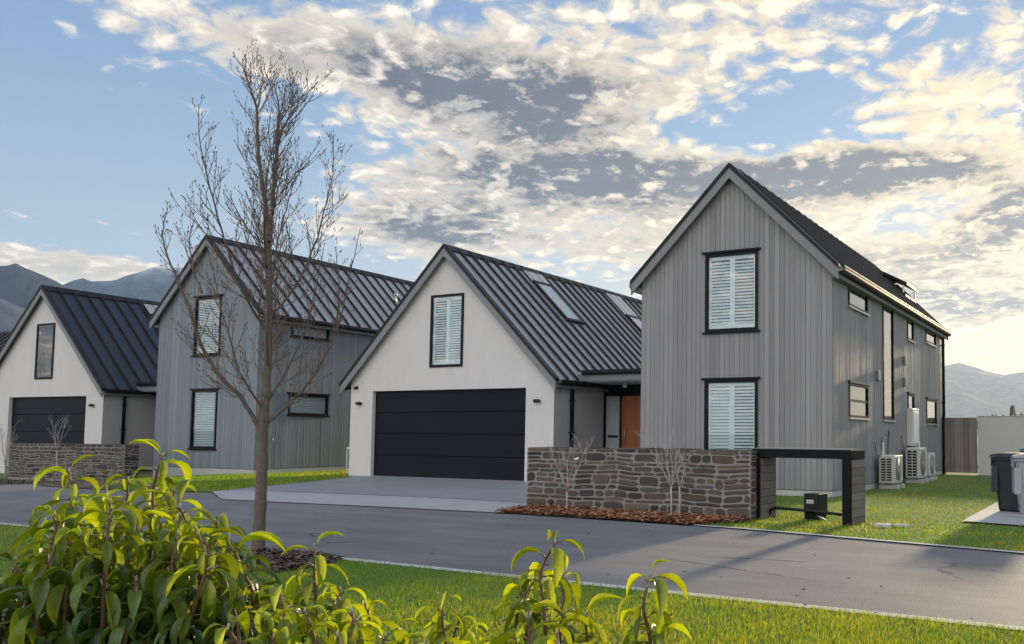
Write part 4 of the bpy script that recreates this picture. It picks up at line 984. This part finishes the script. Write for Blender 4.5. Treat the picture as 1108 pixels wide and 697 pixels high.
# ------------------------------------------------------------------ bare trees
FWD = np.array([RM[2][0], RM[2][1], 0]); FWD /= np.linalg.norm(FWD); RGT = np.array([FWD[1], -FWD[0], 0])
def unit(v): v = np.array(v, float); return v / max(np.linalg.norm(v), 1e-9)
def smooth_path(pts, per=5):
    pts = [np.array(p, float) for p in pts]; out = []
    for i in range(len(pts) - 1):
        p0, p1, p2, p3 = pts[max(i - 1, 0)], pts[i], pts[i + 1], pts[min(i + 2, len(pts) - 1)]
        for k in range(per):
            t = k / per; out.append(.5 * ((2 * p1) + (-p0 + p2) * t + (2 * p0 - 5 * p1 + 4 * p2 - p3) * t * t + (-p0 + 3 * p1 - 3 * p2 + p3) * t ** 3))
    return out + [pts[-1]]
def big_tree():
    base = G(279, 599); R = random.Random(5)
    root = thing('bare_tree', 'tall leafless street tree with upright branches rising from the near lawn', 'tree', base)
    def W(px, py, off=0.0): return PL(px, py, base, FWD) - base + FWD * off
    tr = MB(); tw = MB()
    leaders = []
    def limb(pix, r0, r1, n=9, mb=None):
        pts = smooth_path([W(a, b, c) for a, b, c in pix], 5); k = len(pts)
        wig = [p + np.array([R.uniform(-1, 1), R.uniform(-1, 1), 0]) * .006 for p in pts]
        rad = [r0 + (r1 - r0) * (i / (k - 1)) ** .85 for i in range(k)]
        (mb or tr).tube(wig, rad, n); leaders.append((wig, rad)); return wig
    # trunk and leaders, depths in metres towards or away from the viewer
    pts = smooth_path([W(279, 601), W(280.5, 570), W(283, 520), W(284.5, 470), W(287, 430)], 6)
    rad = [.078, .066] + [.060 - .020 * i / len(pts) for i in range(len(pts) - 2)]
    for i in range(len(rad)):                                # swellings at old branch collars
        rad[i] *= 1 + .05 * math.sin(i * 2.3) + .03 * math.sin(i * 5.1)
    tr.tube(pts, rad, 14)
    limb([(287, 432, 0), (290, 385, 0), (290, 330, .02), (289, 275, .03), (284, 215, .05), (277, 165, .05), (274, 115, .06), (267, 92, .05), (259, 66, .05)], .044, .004)
    limb([(274, 118, .06), (277, 95, .1), (278, 74, .12)], .012, .003, 6)
    limb([(290, 262, .03), (297, 228, -.05), (304, 190, -.12), (310, 150, -.18), (312, 124, -.2), (307, 98, -.2)], .026, .004)
    limb([(309, 160, -.18), (318, 130, -.1), (324, 115, -.05), (326, 98, -.02)], .013, .003, 6)
    limb([(283, 470, 0), (268, 432, -.1), (250, 409, -.18), (235, 378, -.25), (224, 340, -.28), (208, 308, -.25), (195, 272, -.25), (190, 252, -.2), (195, 232, -.2)], .024, .0035)
    limb([(237, 322, -.28), (222, 296, -.2), (215, 262, -.15), (217, 240, -.1)], .010, .003, 6)
    limb([(288, 458, 0), (304, 437, .15), (319, 415, .25), (334, 388, .3), (348, 360, .3), (356, 322, .35), (362, 290, .38), (372, 238, .4)], .020, .003)
    limb([(348, 360, .3), (356, 335, .2), (360, 300, .15), (358, 266, .1)], .010, .003, 6)
    limb([(287, 420, 0), (276, 385, .3), (268, 345, .45), (262, 300, .5), (255, 262, .5), (248, 225, .5), (244, 190, .5)], .016, .003, 7)
    limb([(290, 400, 0), (306, 360, -.3), (318, 318, -.45), (328, 272, -.5), (338, 235, -.5), (344, 205, -.45)], .015, .003, 7)
    limb([(290, 360, 0), (282, 320, -.35), (273, 270, -.5), (262, 220, -.55), (252, 175, -.55), (246, 135, -.5)], .014, .003, 7)
    limb([(290, 345, 0), (304, 305, .3), (318, 255, .45), (329, 205, .5), (337, 165, .5), (338, 130, .45)], .014, .003, 7)
    limb([(289, 300, 0), (276, 262, .3), (266, 212, .4), (258, 160, .4), (250, 105, .35)], .012, .003, 7)
    limb([(289, 290, 0), (302, 250, -.3), (312, 200, -.4), (322, 150, -.4), (328, 105, -.35)], .012, .003, 7)
    limb([(287, 440, 0), (293, 400, .3), (305, 350, .5), (312, 300, .6), (322, 250, .6)], .014, .003, 7)
    limb([(287, 445, 0), (277, 405, -.3), (270, 360, -.4), (262, 320, -.45), (252, 285, -.4)], .012, .003, 7)
    def bud(p, d): tw.tube([p - d * .004, p + d * .008, p + d * .022], [.0032, .0046, .001], 4)
    def twig(p, d, L, r, lev):
        n = 5 if lev else 6; pts = [p]; d = unit(d); seg = L / n
        for i in range(n):
            d = unit(d + np.array([R.gauss(0, .045), R.gauss(0, .045), .085 + .03 * lev + R.gauss(0, .03)])); pts.append(pts[-1] + d * seg)
        tw.tube(pts, [r * (1 - .6 * i / n) for i in range(n + 1)], 5 if lev == 0 else 4)
        bud(pts[-1], d)
        if lev < 2:
            k = max(1, int(L / (.085 if lev == 0 else .08)))
            for j in range(k):
                i = 1 + int((n - 1) * (j + R.random()) / k); i = min(i, n - 1); q = pts[i]
                ax = unit(np.cross(d, [R.gauss(0, 1), R.gauss(0, 1), R.gauss(0, .6)])); nd = unit(unit(pts[i + 1] - pts[i]) * .85 + ax * R.uniform(.42, .68))
                twig(q, nd, L * R.uniform(.3, .6) * (1.1 if lev == 0 else .8), r * .62, lev + 1)
    for li, (pts, rad) in enumerate(leaders):
        acc = 0.0; nxt = .12 if li else .25
        for i in range(1, len(pts) - 1):
            acc += np.linalg.norm(pts[i] - pts[i - 1])
            if acc < nxt: continue
            nxt = acc + (R.uniform(.018, .042) if li in (0, 2) else R.uniform(.028, .055))
            d0 = unit(pts[i + 1] - pts[i]); fr = i / len(pts)
            if li == 0 and fr < .35 and R.random() < .5: continue
            ax = unit(np.cross(d0, [R.gauss(0, 1), R.gauss(0, 1), R.gauss(0, .3)])); d = unit(d0 * R.uniform(.7, 1.0) + ax * R.uniform(.45, .8))
            L = ((.36 + .26 * (1 - fr)) if li in (0, 2) else (.20 + .36 * (1 - fr))) * R.uniform(.55, 1.15) * (.62 if li in (4, 5, 6, 7) else 1.0) * (.7 if fr > .8 else 1.0)
            twig(pts[i], d, L, min(rad[i] * .55, .0032 + .006 * L), 0)
        bud(pts[-1], unit(pts[-1] - pts[-2]))
    tr.build('trunk', M['bark'], root); tw.build('crown', M['twig'], root)
    return root
big_tree()
def sapling(label, px, py, H, spread, seed, forks, hp=.38, zg=0.0, tagm=False, m='pale_twig'):
    b = G(px, py, zg); R = random.Random(seed); root = thing('sapling', label, 'sapling', b, 0, 'bare saplings planted against the stone walls')
    st = MB(); tw = MB(); hf = H * hp
    st.tube([(0, 0, -.03), (.004, .002, hf * .5), (R.uniform(-.01, .01), 0, hf)], [.015, .013, .012], 8)
    def grow(p, d, L, r, lev):
        n = 6; pts = [np.array(p, float)]; d = unit(d)
        for i in range(n):
            d = unit(d + np.array([R.gauss(0, .07), R.gauss(0, .07), .10])); pts.append(pts[-1] + d * L / n)
        tw.tube(pts, [r * (1 - .65 * i / n) for i in range(n + 1)], 6)
        if lev < 2:
            for j in range(2 if lev else 3):
                i = R.randint(2, 5); ax = unit(np.cross(d, [R.gauss(0, 1), R.gauss(0, 1), R.gauss(0, 1)])); grow(pts[i], unit(pts[i] - pts[i - 1]) * .8 + ax * .55, L * R.uniform(.3, .55), r * .55, lev + 1)
    for k in range(forks):
        a = (k / forks) * 2 * math.pi + R.uniform(-.3, .3); sp = spread * R.uniform(.7, 1.2)
        d = RGT * math.cos(a) * sp + FWD * math.sin(a) * sp * .55 + np.array([0, 0, 1.0]); grow((0, 0, hf - R.uniform(0, .05)), d, (H - hf) * R.uniform(.7, 1.05), .0088, 0)
    st.build('trunk', M[m], root); tw.build('crown', M[m], root)
    if tagm:
        t_ = MB(); p = RGT * .10 + np.array([0, 0, H * .72]); t_.add([p, p + RGT * .07 + np.array([0, 0, .02]), p + RGT * .075 - np.array([0, 0, .01]), p + RGT * .01 - np.array([0, 0, .03])], [(0, 1, 2, 3)]); t_.build('plant_tag', M['white'], root)
    return root
sapling('pale bare sapling with white tag at the left part of the long stone wall', 613, 556, 1.15, .62, 3, 5, .32, tagm=True)
sapling('pale bare sapling near the middle of the long stone wall, below lower window', 726, 563.5, 1.18, .55, 8, 6, .42)
sapling('thin second stem just right of the middle sapling', 735, 563, .95, .4, 12, 3, .5)
sapling('thin leafless sapling in front of the shorter stone wall', 60, 522, 1.75, .38, 15, 4, .5, -.2)
sapling('slender leafless sapling at the left edge by the white garage pier', 4.5, 521, 1.7, .3, 18, 4, .3, -.25)

# ------------------------------------------------------------------ shrubs in the foreground
def leaf(mb, p, d, up, L, wd, droop, tint, hue, fold=.5):
    """arching leaf folded along its midrib"""
    n = 7; d = unit(d); side = unit(np.cross(d, up)); nrm = unit(np.cross(side, d)); pts = []; c = np.array(p, float); ang = 0.0; prof = [0.10, .52, .86, 1.0, .92, .66, .30, .0]
    vs = []
    for i in range(n + 1):
        t = i / n; dd = d * math.cos(ang) - nrm * math.sin(ang); nn = nrm * math.cos(ang) + d * math.sin(ang)
        if i: c = c + dd * L / n
        w = wd / 2 * prof[i]; e = nn * w * fold; wv = math.sin(t * 9 + tint * 20) * w * .08
        vs += [c - side * w + e + nn * wv, c - nn * 0, c + side * w + e - nn * wv]; ang += droop / n * (1.5 - t)
    fs = []
    for i in range(n):
        a = i * 3; fs += [(a, a + 1, a + 4, a + 3), (a + 1, a + 2, a + 5, a + 4)]
    mb.add(vs, fs, 0, tint, hue, True)
def shrub(label, tips, seed, group, base=None, nleaf=15, ageing=0.0):
    """tips: list of (px, py, distance) of the shoot tips"""
    R = random.Random(seed); P = [AT(a, b, c) for a, b, c in tips]; cx = np.mean([p[:2] for p in P], axis=0) if base is None else np.array(base)
    root = thing('shrub', label, 'shrub', (cx[0], cx[1], 0), 0, group); o = np.array([cx[0], cx[1], 0.0])
    st = MB(); lf = MB(); bd = MB()
    topz = max(p[2] for p in P)
    for tip in P:
        T = tip - o; lean = T[:2] * R.uniform(.55, .8)
        path = smooth_path([(R.uniform(-.05, .05) + T[0] * .15, R.uniform(-.05, .05) + T[1] * .15, -.03), (lean[0] * .8, lean[1] * .8, T[2] * .45), (T[0] * .97 + R.gauss(0, .012), T[1] * .97 + R.gauss(0, .012), T[2] * .82), (T[0] + R.gauss(0, .006), T[1] + R.gauss(0, .006), T[2] * .94), T + np.array([R.gauss(0, .012), R.gauss(0, .012), 0])], 8)
        st.tube(path, [.0062 - .0042 * i / (len(path) - 1) for i in range(len(path))], 6)
        seglen = [0.0]
        for a, b in zip(path[:-1], path[1:]): seglen.append(seglen[-1] + float(np.linalg.norm(b - a)))
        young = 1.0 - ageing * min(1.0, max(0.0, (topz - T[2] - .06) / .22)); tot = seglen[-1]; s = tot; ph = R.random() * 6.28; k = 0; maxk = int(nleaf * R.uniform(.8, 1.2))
        while k < maxk and s > tot * .25:
            i = max(1, min(len(path) - 1, int(np.searchsorted(seglen, s)))); f = (s - seglen[i - 1]) / max(seglen[i] - seglen[i - 1], 1e-6); p = path[i - 1] * (1 - f) + path[i] * f; ax = unit(path[i] - path[i - 1])
            a = unit(np.cross(ax, [.3, .7, .2])); b = np.cross(ax, a); dirr = a * math.cos(ph) + b * math.sin(ph)
            y = min(1.0, k / 24)                                    # 0 = youngest
            el = .95 - .75 * min(1, k / 5) + R.gauss(0, .12); d = unit(dirr * math.cos(el) + ax * math.sin(el))
            L = (.060 + .036 * min(1, (k + 1) / 4)) * R.uniform(.6, 1.22); wd = L * R.uniform(.20, .275)
            pet = p + d * .012; st.tube([p, pet], [.0018, .0015], 4)
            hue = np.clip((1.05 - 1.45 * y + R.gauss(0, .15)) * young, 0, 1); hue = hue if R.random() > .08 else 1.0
            leaf(lf, pet, d, ax * .5 + np.array([0, 0, 1.0]), L, wd, R.uniform(1.1, 2.3) + .35 * min(1, k / 4), R.random(), float(hue), R.uniform(.6, 1.25))
            if R.random() < .12:
                q = p + dirr * .004; bd.tube([q, q + d * .010 + ax * .006], [.0032, .0012], 5)
            ph += 2.4 + R.gauss(0, .2); k += 1; s -= R.uniform(.0055, .0115) * (1 + .9 * y)
        bd.tube([path[-1], path[-1] + np.array([0, 0, .010])], [.0028, .001], 5)
    for v in st.v: pass
    a_ = st.build('stem', M['stem'], root); off_ = len(lf.v)
    lf.v += bd.v; lf.f += [[i_ + off_ for i_ in f_] for f_ in bd.f]; lf.m += [1] * len(bd.f); lf.t += bd.t; lf.h += bd.h; lf.sm += bd.sm
    b_ = lf.build('foliage', [M['leaf'], M['pale_twig']], root)
    return root
SHG = 'broad-leaved shrubs in the foreground'
R_ = random.Random(77)
tips = [(80, 512, 1.75), (172, 494, 1.85), (58, 558, 1.6), (140, 520, 2.0), (118, 545, 1.6), (205, 548, 1.8), (190, 530, 2.05), (98, 545, 2.05), (236, 566, 1.9), (262, 585, 1.75), (62, 565, 1.9), (25, 612, 1.75), (150, 552, 1.7), (226, 590, 1.7), (185, 580, 1.65)]
for _ in range(200):
    x = R_.uniform(-70, 285); ymin = np.interp(x, [-70, 20, 60, 140, 200, 290], [635, 625, 570, 537, 548, 625]); tips.append((x, ymin + R_.random() ** .8 * (715 - ymin), R_.uniform(1.6, 2.35)))
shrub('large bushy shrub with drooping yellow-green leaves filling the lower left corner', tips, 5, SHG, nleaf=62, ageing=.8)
tips = [(345, 592, 1.75), (310, 640, 1.6), (372, 640, 1.7), (400, 655, 1.85), (335, 662, 1.55), (285, 655, 1.75), (365, 690, 1.5), (300, 690, 1.5), (410, 690, 1.6), (255, 680, 1.45), (385, 665, 1.6)]
shrub('small yellowing shrub right of the large bush, under the tall bare tree', tips, 6, SHG, nleaf=30)
tips = [(480, 652, 1.75), (498, 668, 1.85), (450, 690, 1.7), (520, 690, 1.65), (470, 700, 1.5)]
shrub('lowest young shrub at bottom edge, between the yellowing shrub and the tallest middle shoots', tips, 7, SHG, nleaf=26)
tips = [(592, 588, 1.6), (561, 630, 1.6), (608, 628, 1.75), (575, 668, 1.5), (635, 668, 1.65), (545, 690, 1.6), (610, 690, 1.45), (650, 700, 1.7)]
shrub('open young shrub with tall shoots in front of the road, bottom centre', tips, 9, SHG, nleaf=26)
tips = [(697, 624, 1.6), (690, 668, 1.75), (715, 690, 1.6), (670, 700, 1.5)]
shrub('rightmost young shrub with a single tall leafy shoot', tips, 10, SHG, nleaf=26)

# ------------------------------------------------------------------ far trees and mountains
def conifer(label, px, ptop, dist, seed):
    b = AT(px, 472, dist); b[2] = 0; H = AT(px, ptop, dist)[2]; R = random.Random(seed)
    root = thing('conifer', label, 'tree', b, 0, 'trees beyond the garden wall'); st = MB(); st.tube([(0, 0, -.1), (0, 0, H * .96)], [H * .02, H * .004], 7); st.build('trunk', M['bark'], root)
    lf = MB()
    for k in range(900):
        t = R.random() ** .8; r = H * .17 * (1 - t) * R.uniform(.3, 1) + .03; a = R.random() * 6.28; p = np.array([math.cos(a) * r, math.sin(a) * r, H * (.06 + .93 * t)]); l = H * .035
        d = np.array([math.cos(a), math.sin(a), -.2]) * l; s = np.array([-math.sin(a), math.cos(a), .4]) * l * .5; lf.add([p, p + d * .5 + s, p + d, p + d * .5 - s], [(0, 1, 2, 3)], 0, R.random(), R.random())
    lf.build('crown', M['ever'], root)
conifer('small dark pointed conifer rising behind the garden wall', 1096, 438, 75, 3)
def broad(label, px, ptop, dist, seed):
    b = AT(px, 472, dist); b[2] = 0; H = AT(px, ptop, dist)[2]; R = random.Random(seed)
    root = thing('distant_tree', label, 'tree', b, 0, 'trees beyond the garden wall'); st = MB(); st.tube([(0, 0, -.1), (0, 0, H * .7)], [H * .03, H * .01], 7); st.build('trunk', M['bark'], root)
    lf = MB()
    for k in range(700):
        v = np.array([R.gauss(0, 1), R.gauss(0, 1), R.gauss(0, 1)]); v = unit(v) * R.uniform(.4, 1) ** .5; p = np.array([v[0] * H * .55, v[1] * H * .55, H * (.62 + v[2] * .38)]); l = H * .07
        d = unit([R.gauss(0, 1), R.gauss(0, 1), R.gauss(0, .5)]) * l; s = unit(np.cross(d, [R.random(), R.random(), 1])) * l * .4; lf.add([p, p + d * .5 + s, p + d, p + d * .5 - s], [(0, 1, 2, 3)], 0, R.random(), R.random())
    lf.build('crown', M['ever'], root)
broad('low round treetop just left of the conifer, above the garden wall', 1078, 447.5, 85, 5)
broad('low round treetop right of the conifer, above the garden wall', 1106, 447, 85, 6)

def mtnmat(name, c0, c1, snow0, snow1, snowamt):
    m = bpy.data.materials.new(name); m.use_nodes = True; T = NT(m.node_tree); b = T.n['Principled BSDF']; tc = T.node('ShaderNodeTexCoord'); v = tc.outputs['Object']
    sp = T.node('ShaderNodeSeparateXYZ'); T.l.new(v, sp.inputs[0]); z = sp.outputs[2]
    n = T.noise(v, .006, 7, .62); n2 = T.noise(v, .02, 6, .65)
    c = T.mix(T.smooth(n2, .35, .65), c0, c1)
    geo = T.node('ShaderNodeNewGeometry'); sn = T.node('ShaderNodeSeparateXYZ'); T.l.new(geo.outputs['Normal'], sn.inputs[0])
    hh = T.math('ADD', z, T.math('MULTIPLY', T.math('SUBTRACT', n, .5), 420.0))
    s = T.math('MULTIPLY', T.smooth(hh, snow0, snow1), T.smooth(T.math('ADD', sn.outputs[2], T.math('MULTIPLY', T.math('SUBTRACT', n2, .5), .9)), .52, .72))
    T.l.new(T.mix(T.math('MULTIPLY', s, snowamt), c, (.75, .78, .82)), b.inputs['Base Color']); b.inputs['Roughness'].default_value = .95; b.inputs['Specular IOR Level'].default_value = .1
    return m
def mountain(name, prof, D, wfront, wback, m, rough=.16, seed=0, na=260, nr=64):
    """mountain range: crest line PROF given as pixels seen from the street, at distance D, falling to the valley in front and behind"""
    A = []; E = []
    for (px, py) in prof:
        d = ray(px, py); A.append(math.atan2(d[0], d[1])); E.append(d[2] / math.hypot(d[0], d[1]))
    A, E = np.array(A), np.array(E); o = np.argsort(A); A, E = A[o], E[o]
    az = np.linspace(A[0], A[-1], na); V = []
    for a in az:
        crest = np.interp(a, A, E) * D
        for j in range(nr + 1):
            t = j / nr; r = D - wfront + t * (wfront + wback); s_ = (r - D) / (wfront if r < D else wback)
            x, y = math.sin(a) * r, math.cos(a) * r
            q = Vector((x * .0011 + seed, y * .0011, 0)); f = mnoise.ridged_multi_fractal(q, 1.0, 2.1, 6, 1.0, 2.0) * .5
            f2 = mnoise.fractal(Vector((x * .004, y * .004, seed)), 1.0, 2.0, 6)
            e = (1 - abs(s_)) ; prof_h = e ** 1.15
            side = min(1.0, abs(s_) * 3.2)
            h = crest * (prof_h * (1 + side * (f - .55) * rough * 3.2) + rough * .12 * f2 * e * (.35 + side))
            V.append((x, y, max(h, -3) - (4 if j in (0, nr) else 0)))
    n = nr + 1; Fq = [(i * n + j, (i + 1) * n + j, (i + 1) * n + j + 1, i * n + j + 1) for i in range(na - 1) for j in range(nr)]
    o_ = mesh_np(name, np.array(V), np.array(Fq), m); o_.data.polygons.foreach_set('use_smooth', [False] * len(Fq)); return tag(o_, kind='structure')
m_far = mtnmat('hazed_snowy_rock', (.014, .03, .066), (.035, .08, .11), 760, 1000, .4)  # blue of the distant haze painted into the rock colour below the snow
m_near = mtnmat('dark_hazed_slope', (.006, .014, .036), (.016, .026, .046), 900, 1100, .25)  # haze and shade blue painted into the near slope colour
m_mid = mtnmat('pale_hazed_slope', (.020, .034, .060), (.045, .058, .08), 300, 500, .3)  # haze blue painted into the slope colour, a paler mix
m_right = mtnmat('hazy_rock', (.27, .22, .18), (.34, .29, .235), 420, 640, .5)  # pale warm haze towards the sun painted into the rock colour
mountain('mountains', [(-400, 330), (-150, 300), (0, 310), (40, 318), (66, 308), (78, 303), (90, 300), (98, 304), (112, 303), (124, 302), (137, 297), (150, 294), (166, 288), (180, 290), (194, 288), (210, 294), (240, 304), (300, 312), (380, 330), (480, 345), (600, 372), (720, 402)], 5600, 2000, 900, m_far, .2, 2)
mountain('mountains', [(-500, 300), (-200, 270), (-60, 280), (-20, 288), (8, 287), (17, 284), (26, 289), (42, 296), (60, 304), (78, 314), (100, 330), (130, 352), (170, 384), (230, 420), (300, 452), (360, 468)], 4200, 1500, 900, m_near, .16, 5)
mountain('mountains', [(-500, 270), (-200, 300), (-60, 312), (0, 322), (15, 328), (30, 335), (55, 347), (90, 366), (130, 392), (180, 425), (240, 455), (280, 468)], 3300, 1100, 700, m_mid, .14, 9)
mountain('mountains', [(700, 452), (800, 436), (900, 412), (960, 402), (1000, 396), (1023, 394.5), (1031, 392.5), (1039, 391.5), (1048, 394.5), (1057, 397), (1067, 401), (1077, 403.5), (1087, 405), (1096, 403.5), (1108, 402), (1130, 406), (1180, 414), (1260, 420), (1400, 440)], 6000, 2200, 700, m_right, .16, 14)
mountain('mountains', [(880, 452), (960, 436), (1000, 428), (1040, 424), (1070, 432), (1108, 441), (1160, 448), (1260, 455), (1400, 462)], 4600, 1000, 600, m_right, .14, 21)

# ------------------------------------------------------------------ haze
def haze():
    m = bpy.data.materials.new('thin_air'); m.use_nodes = True; T = NT(m.node_tree); T.n.clear(); out = T.node('ShaderNodeOutputMaterial')
    v = T.node('ShaderNodeVolumePrincipled'); v.inputs['Color'].default_value = (.50, .70, 1.0, 1); v.inputs['Density'].default_value = 5.5e-5; v.inputs['Anisotropy'].default_value = .4
    T.l.new(v.outputs[0], out.inputs['Volume'])
    mb = MB(); mb.box((-7400, -7400, -6), (7400, 7400, 1150)); o = mb.build('haze', m); tag(o, kind='stuff')
haze()

# ------------------------------------------------------------------ render settings
scene.view_settings.view_transform = 'Standard'; scene.view_settings.look = 'None'; scene.view_settings.gamma = 1.0; scene.view_settings.exposure = 1.0
scene.cycles.use_denoising = True
scene.cycles.max_bounces = 6; scene.cycles.diffuse_bounces = 3; scene.cycles.glossy_bounces = 3; scene.cycles.transparent_max_bounces = 12; scene.cycles.volume_bounces = 0
scene.cycles.sample_clamp_indirect = 6.0
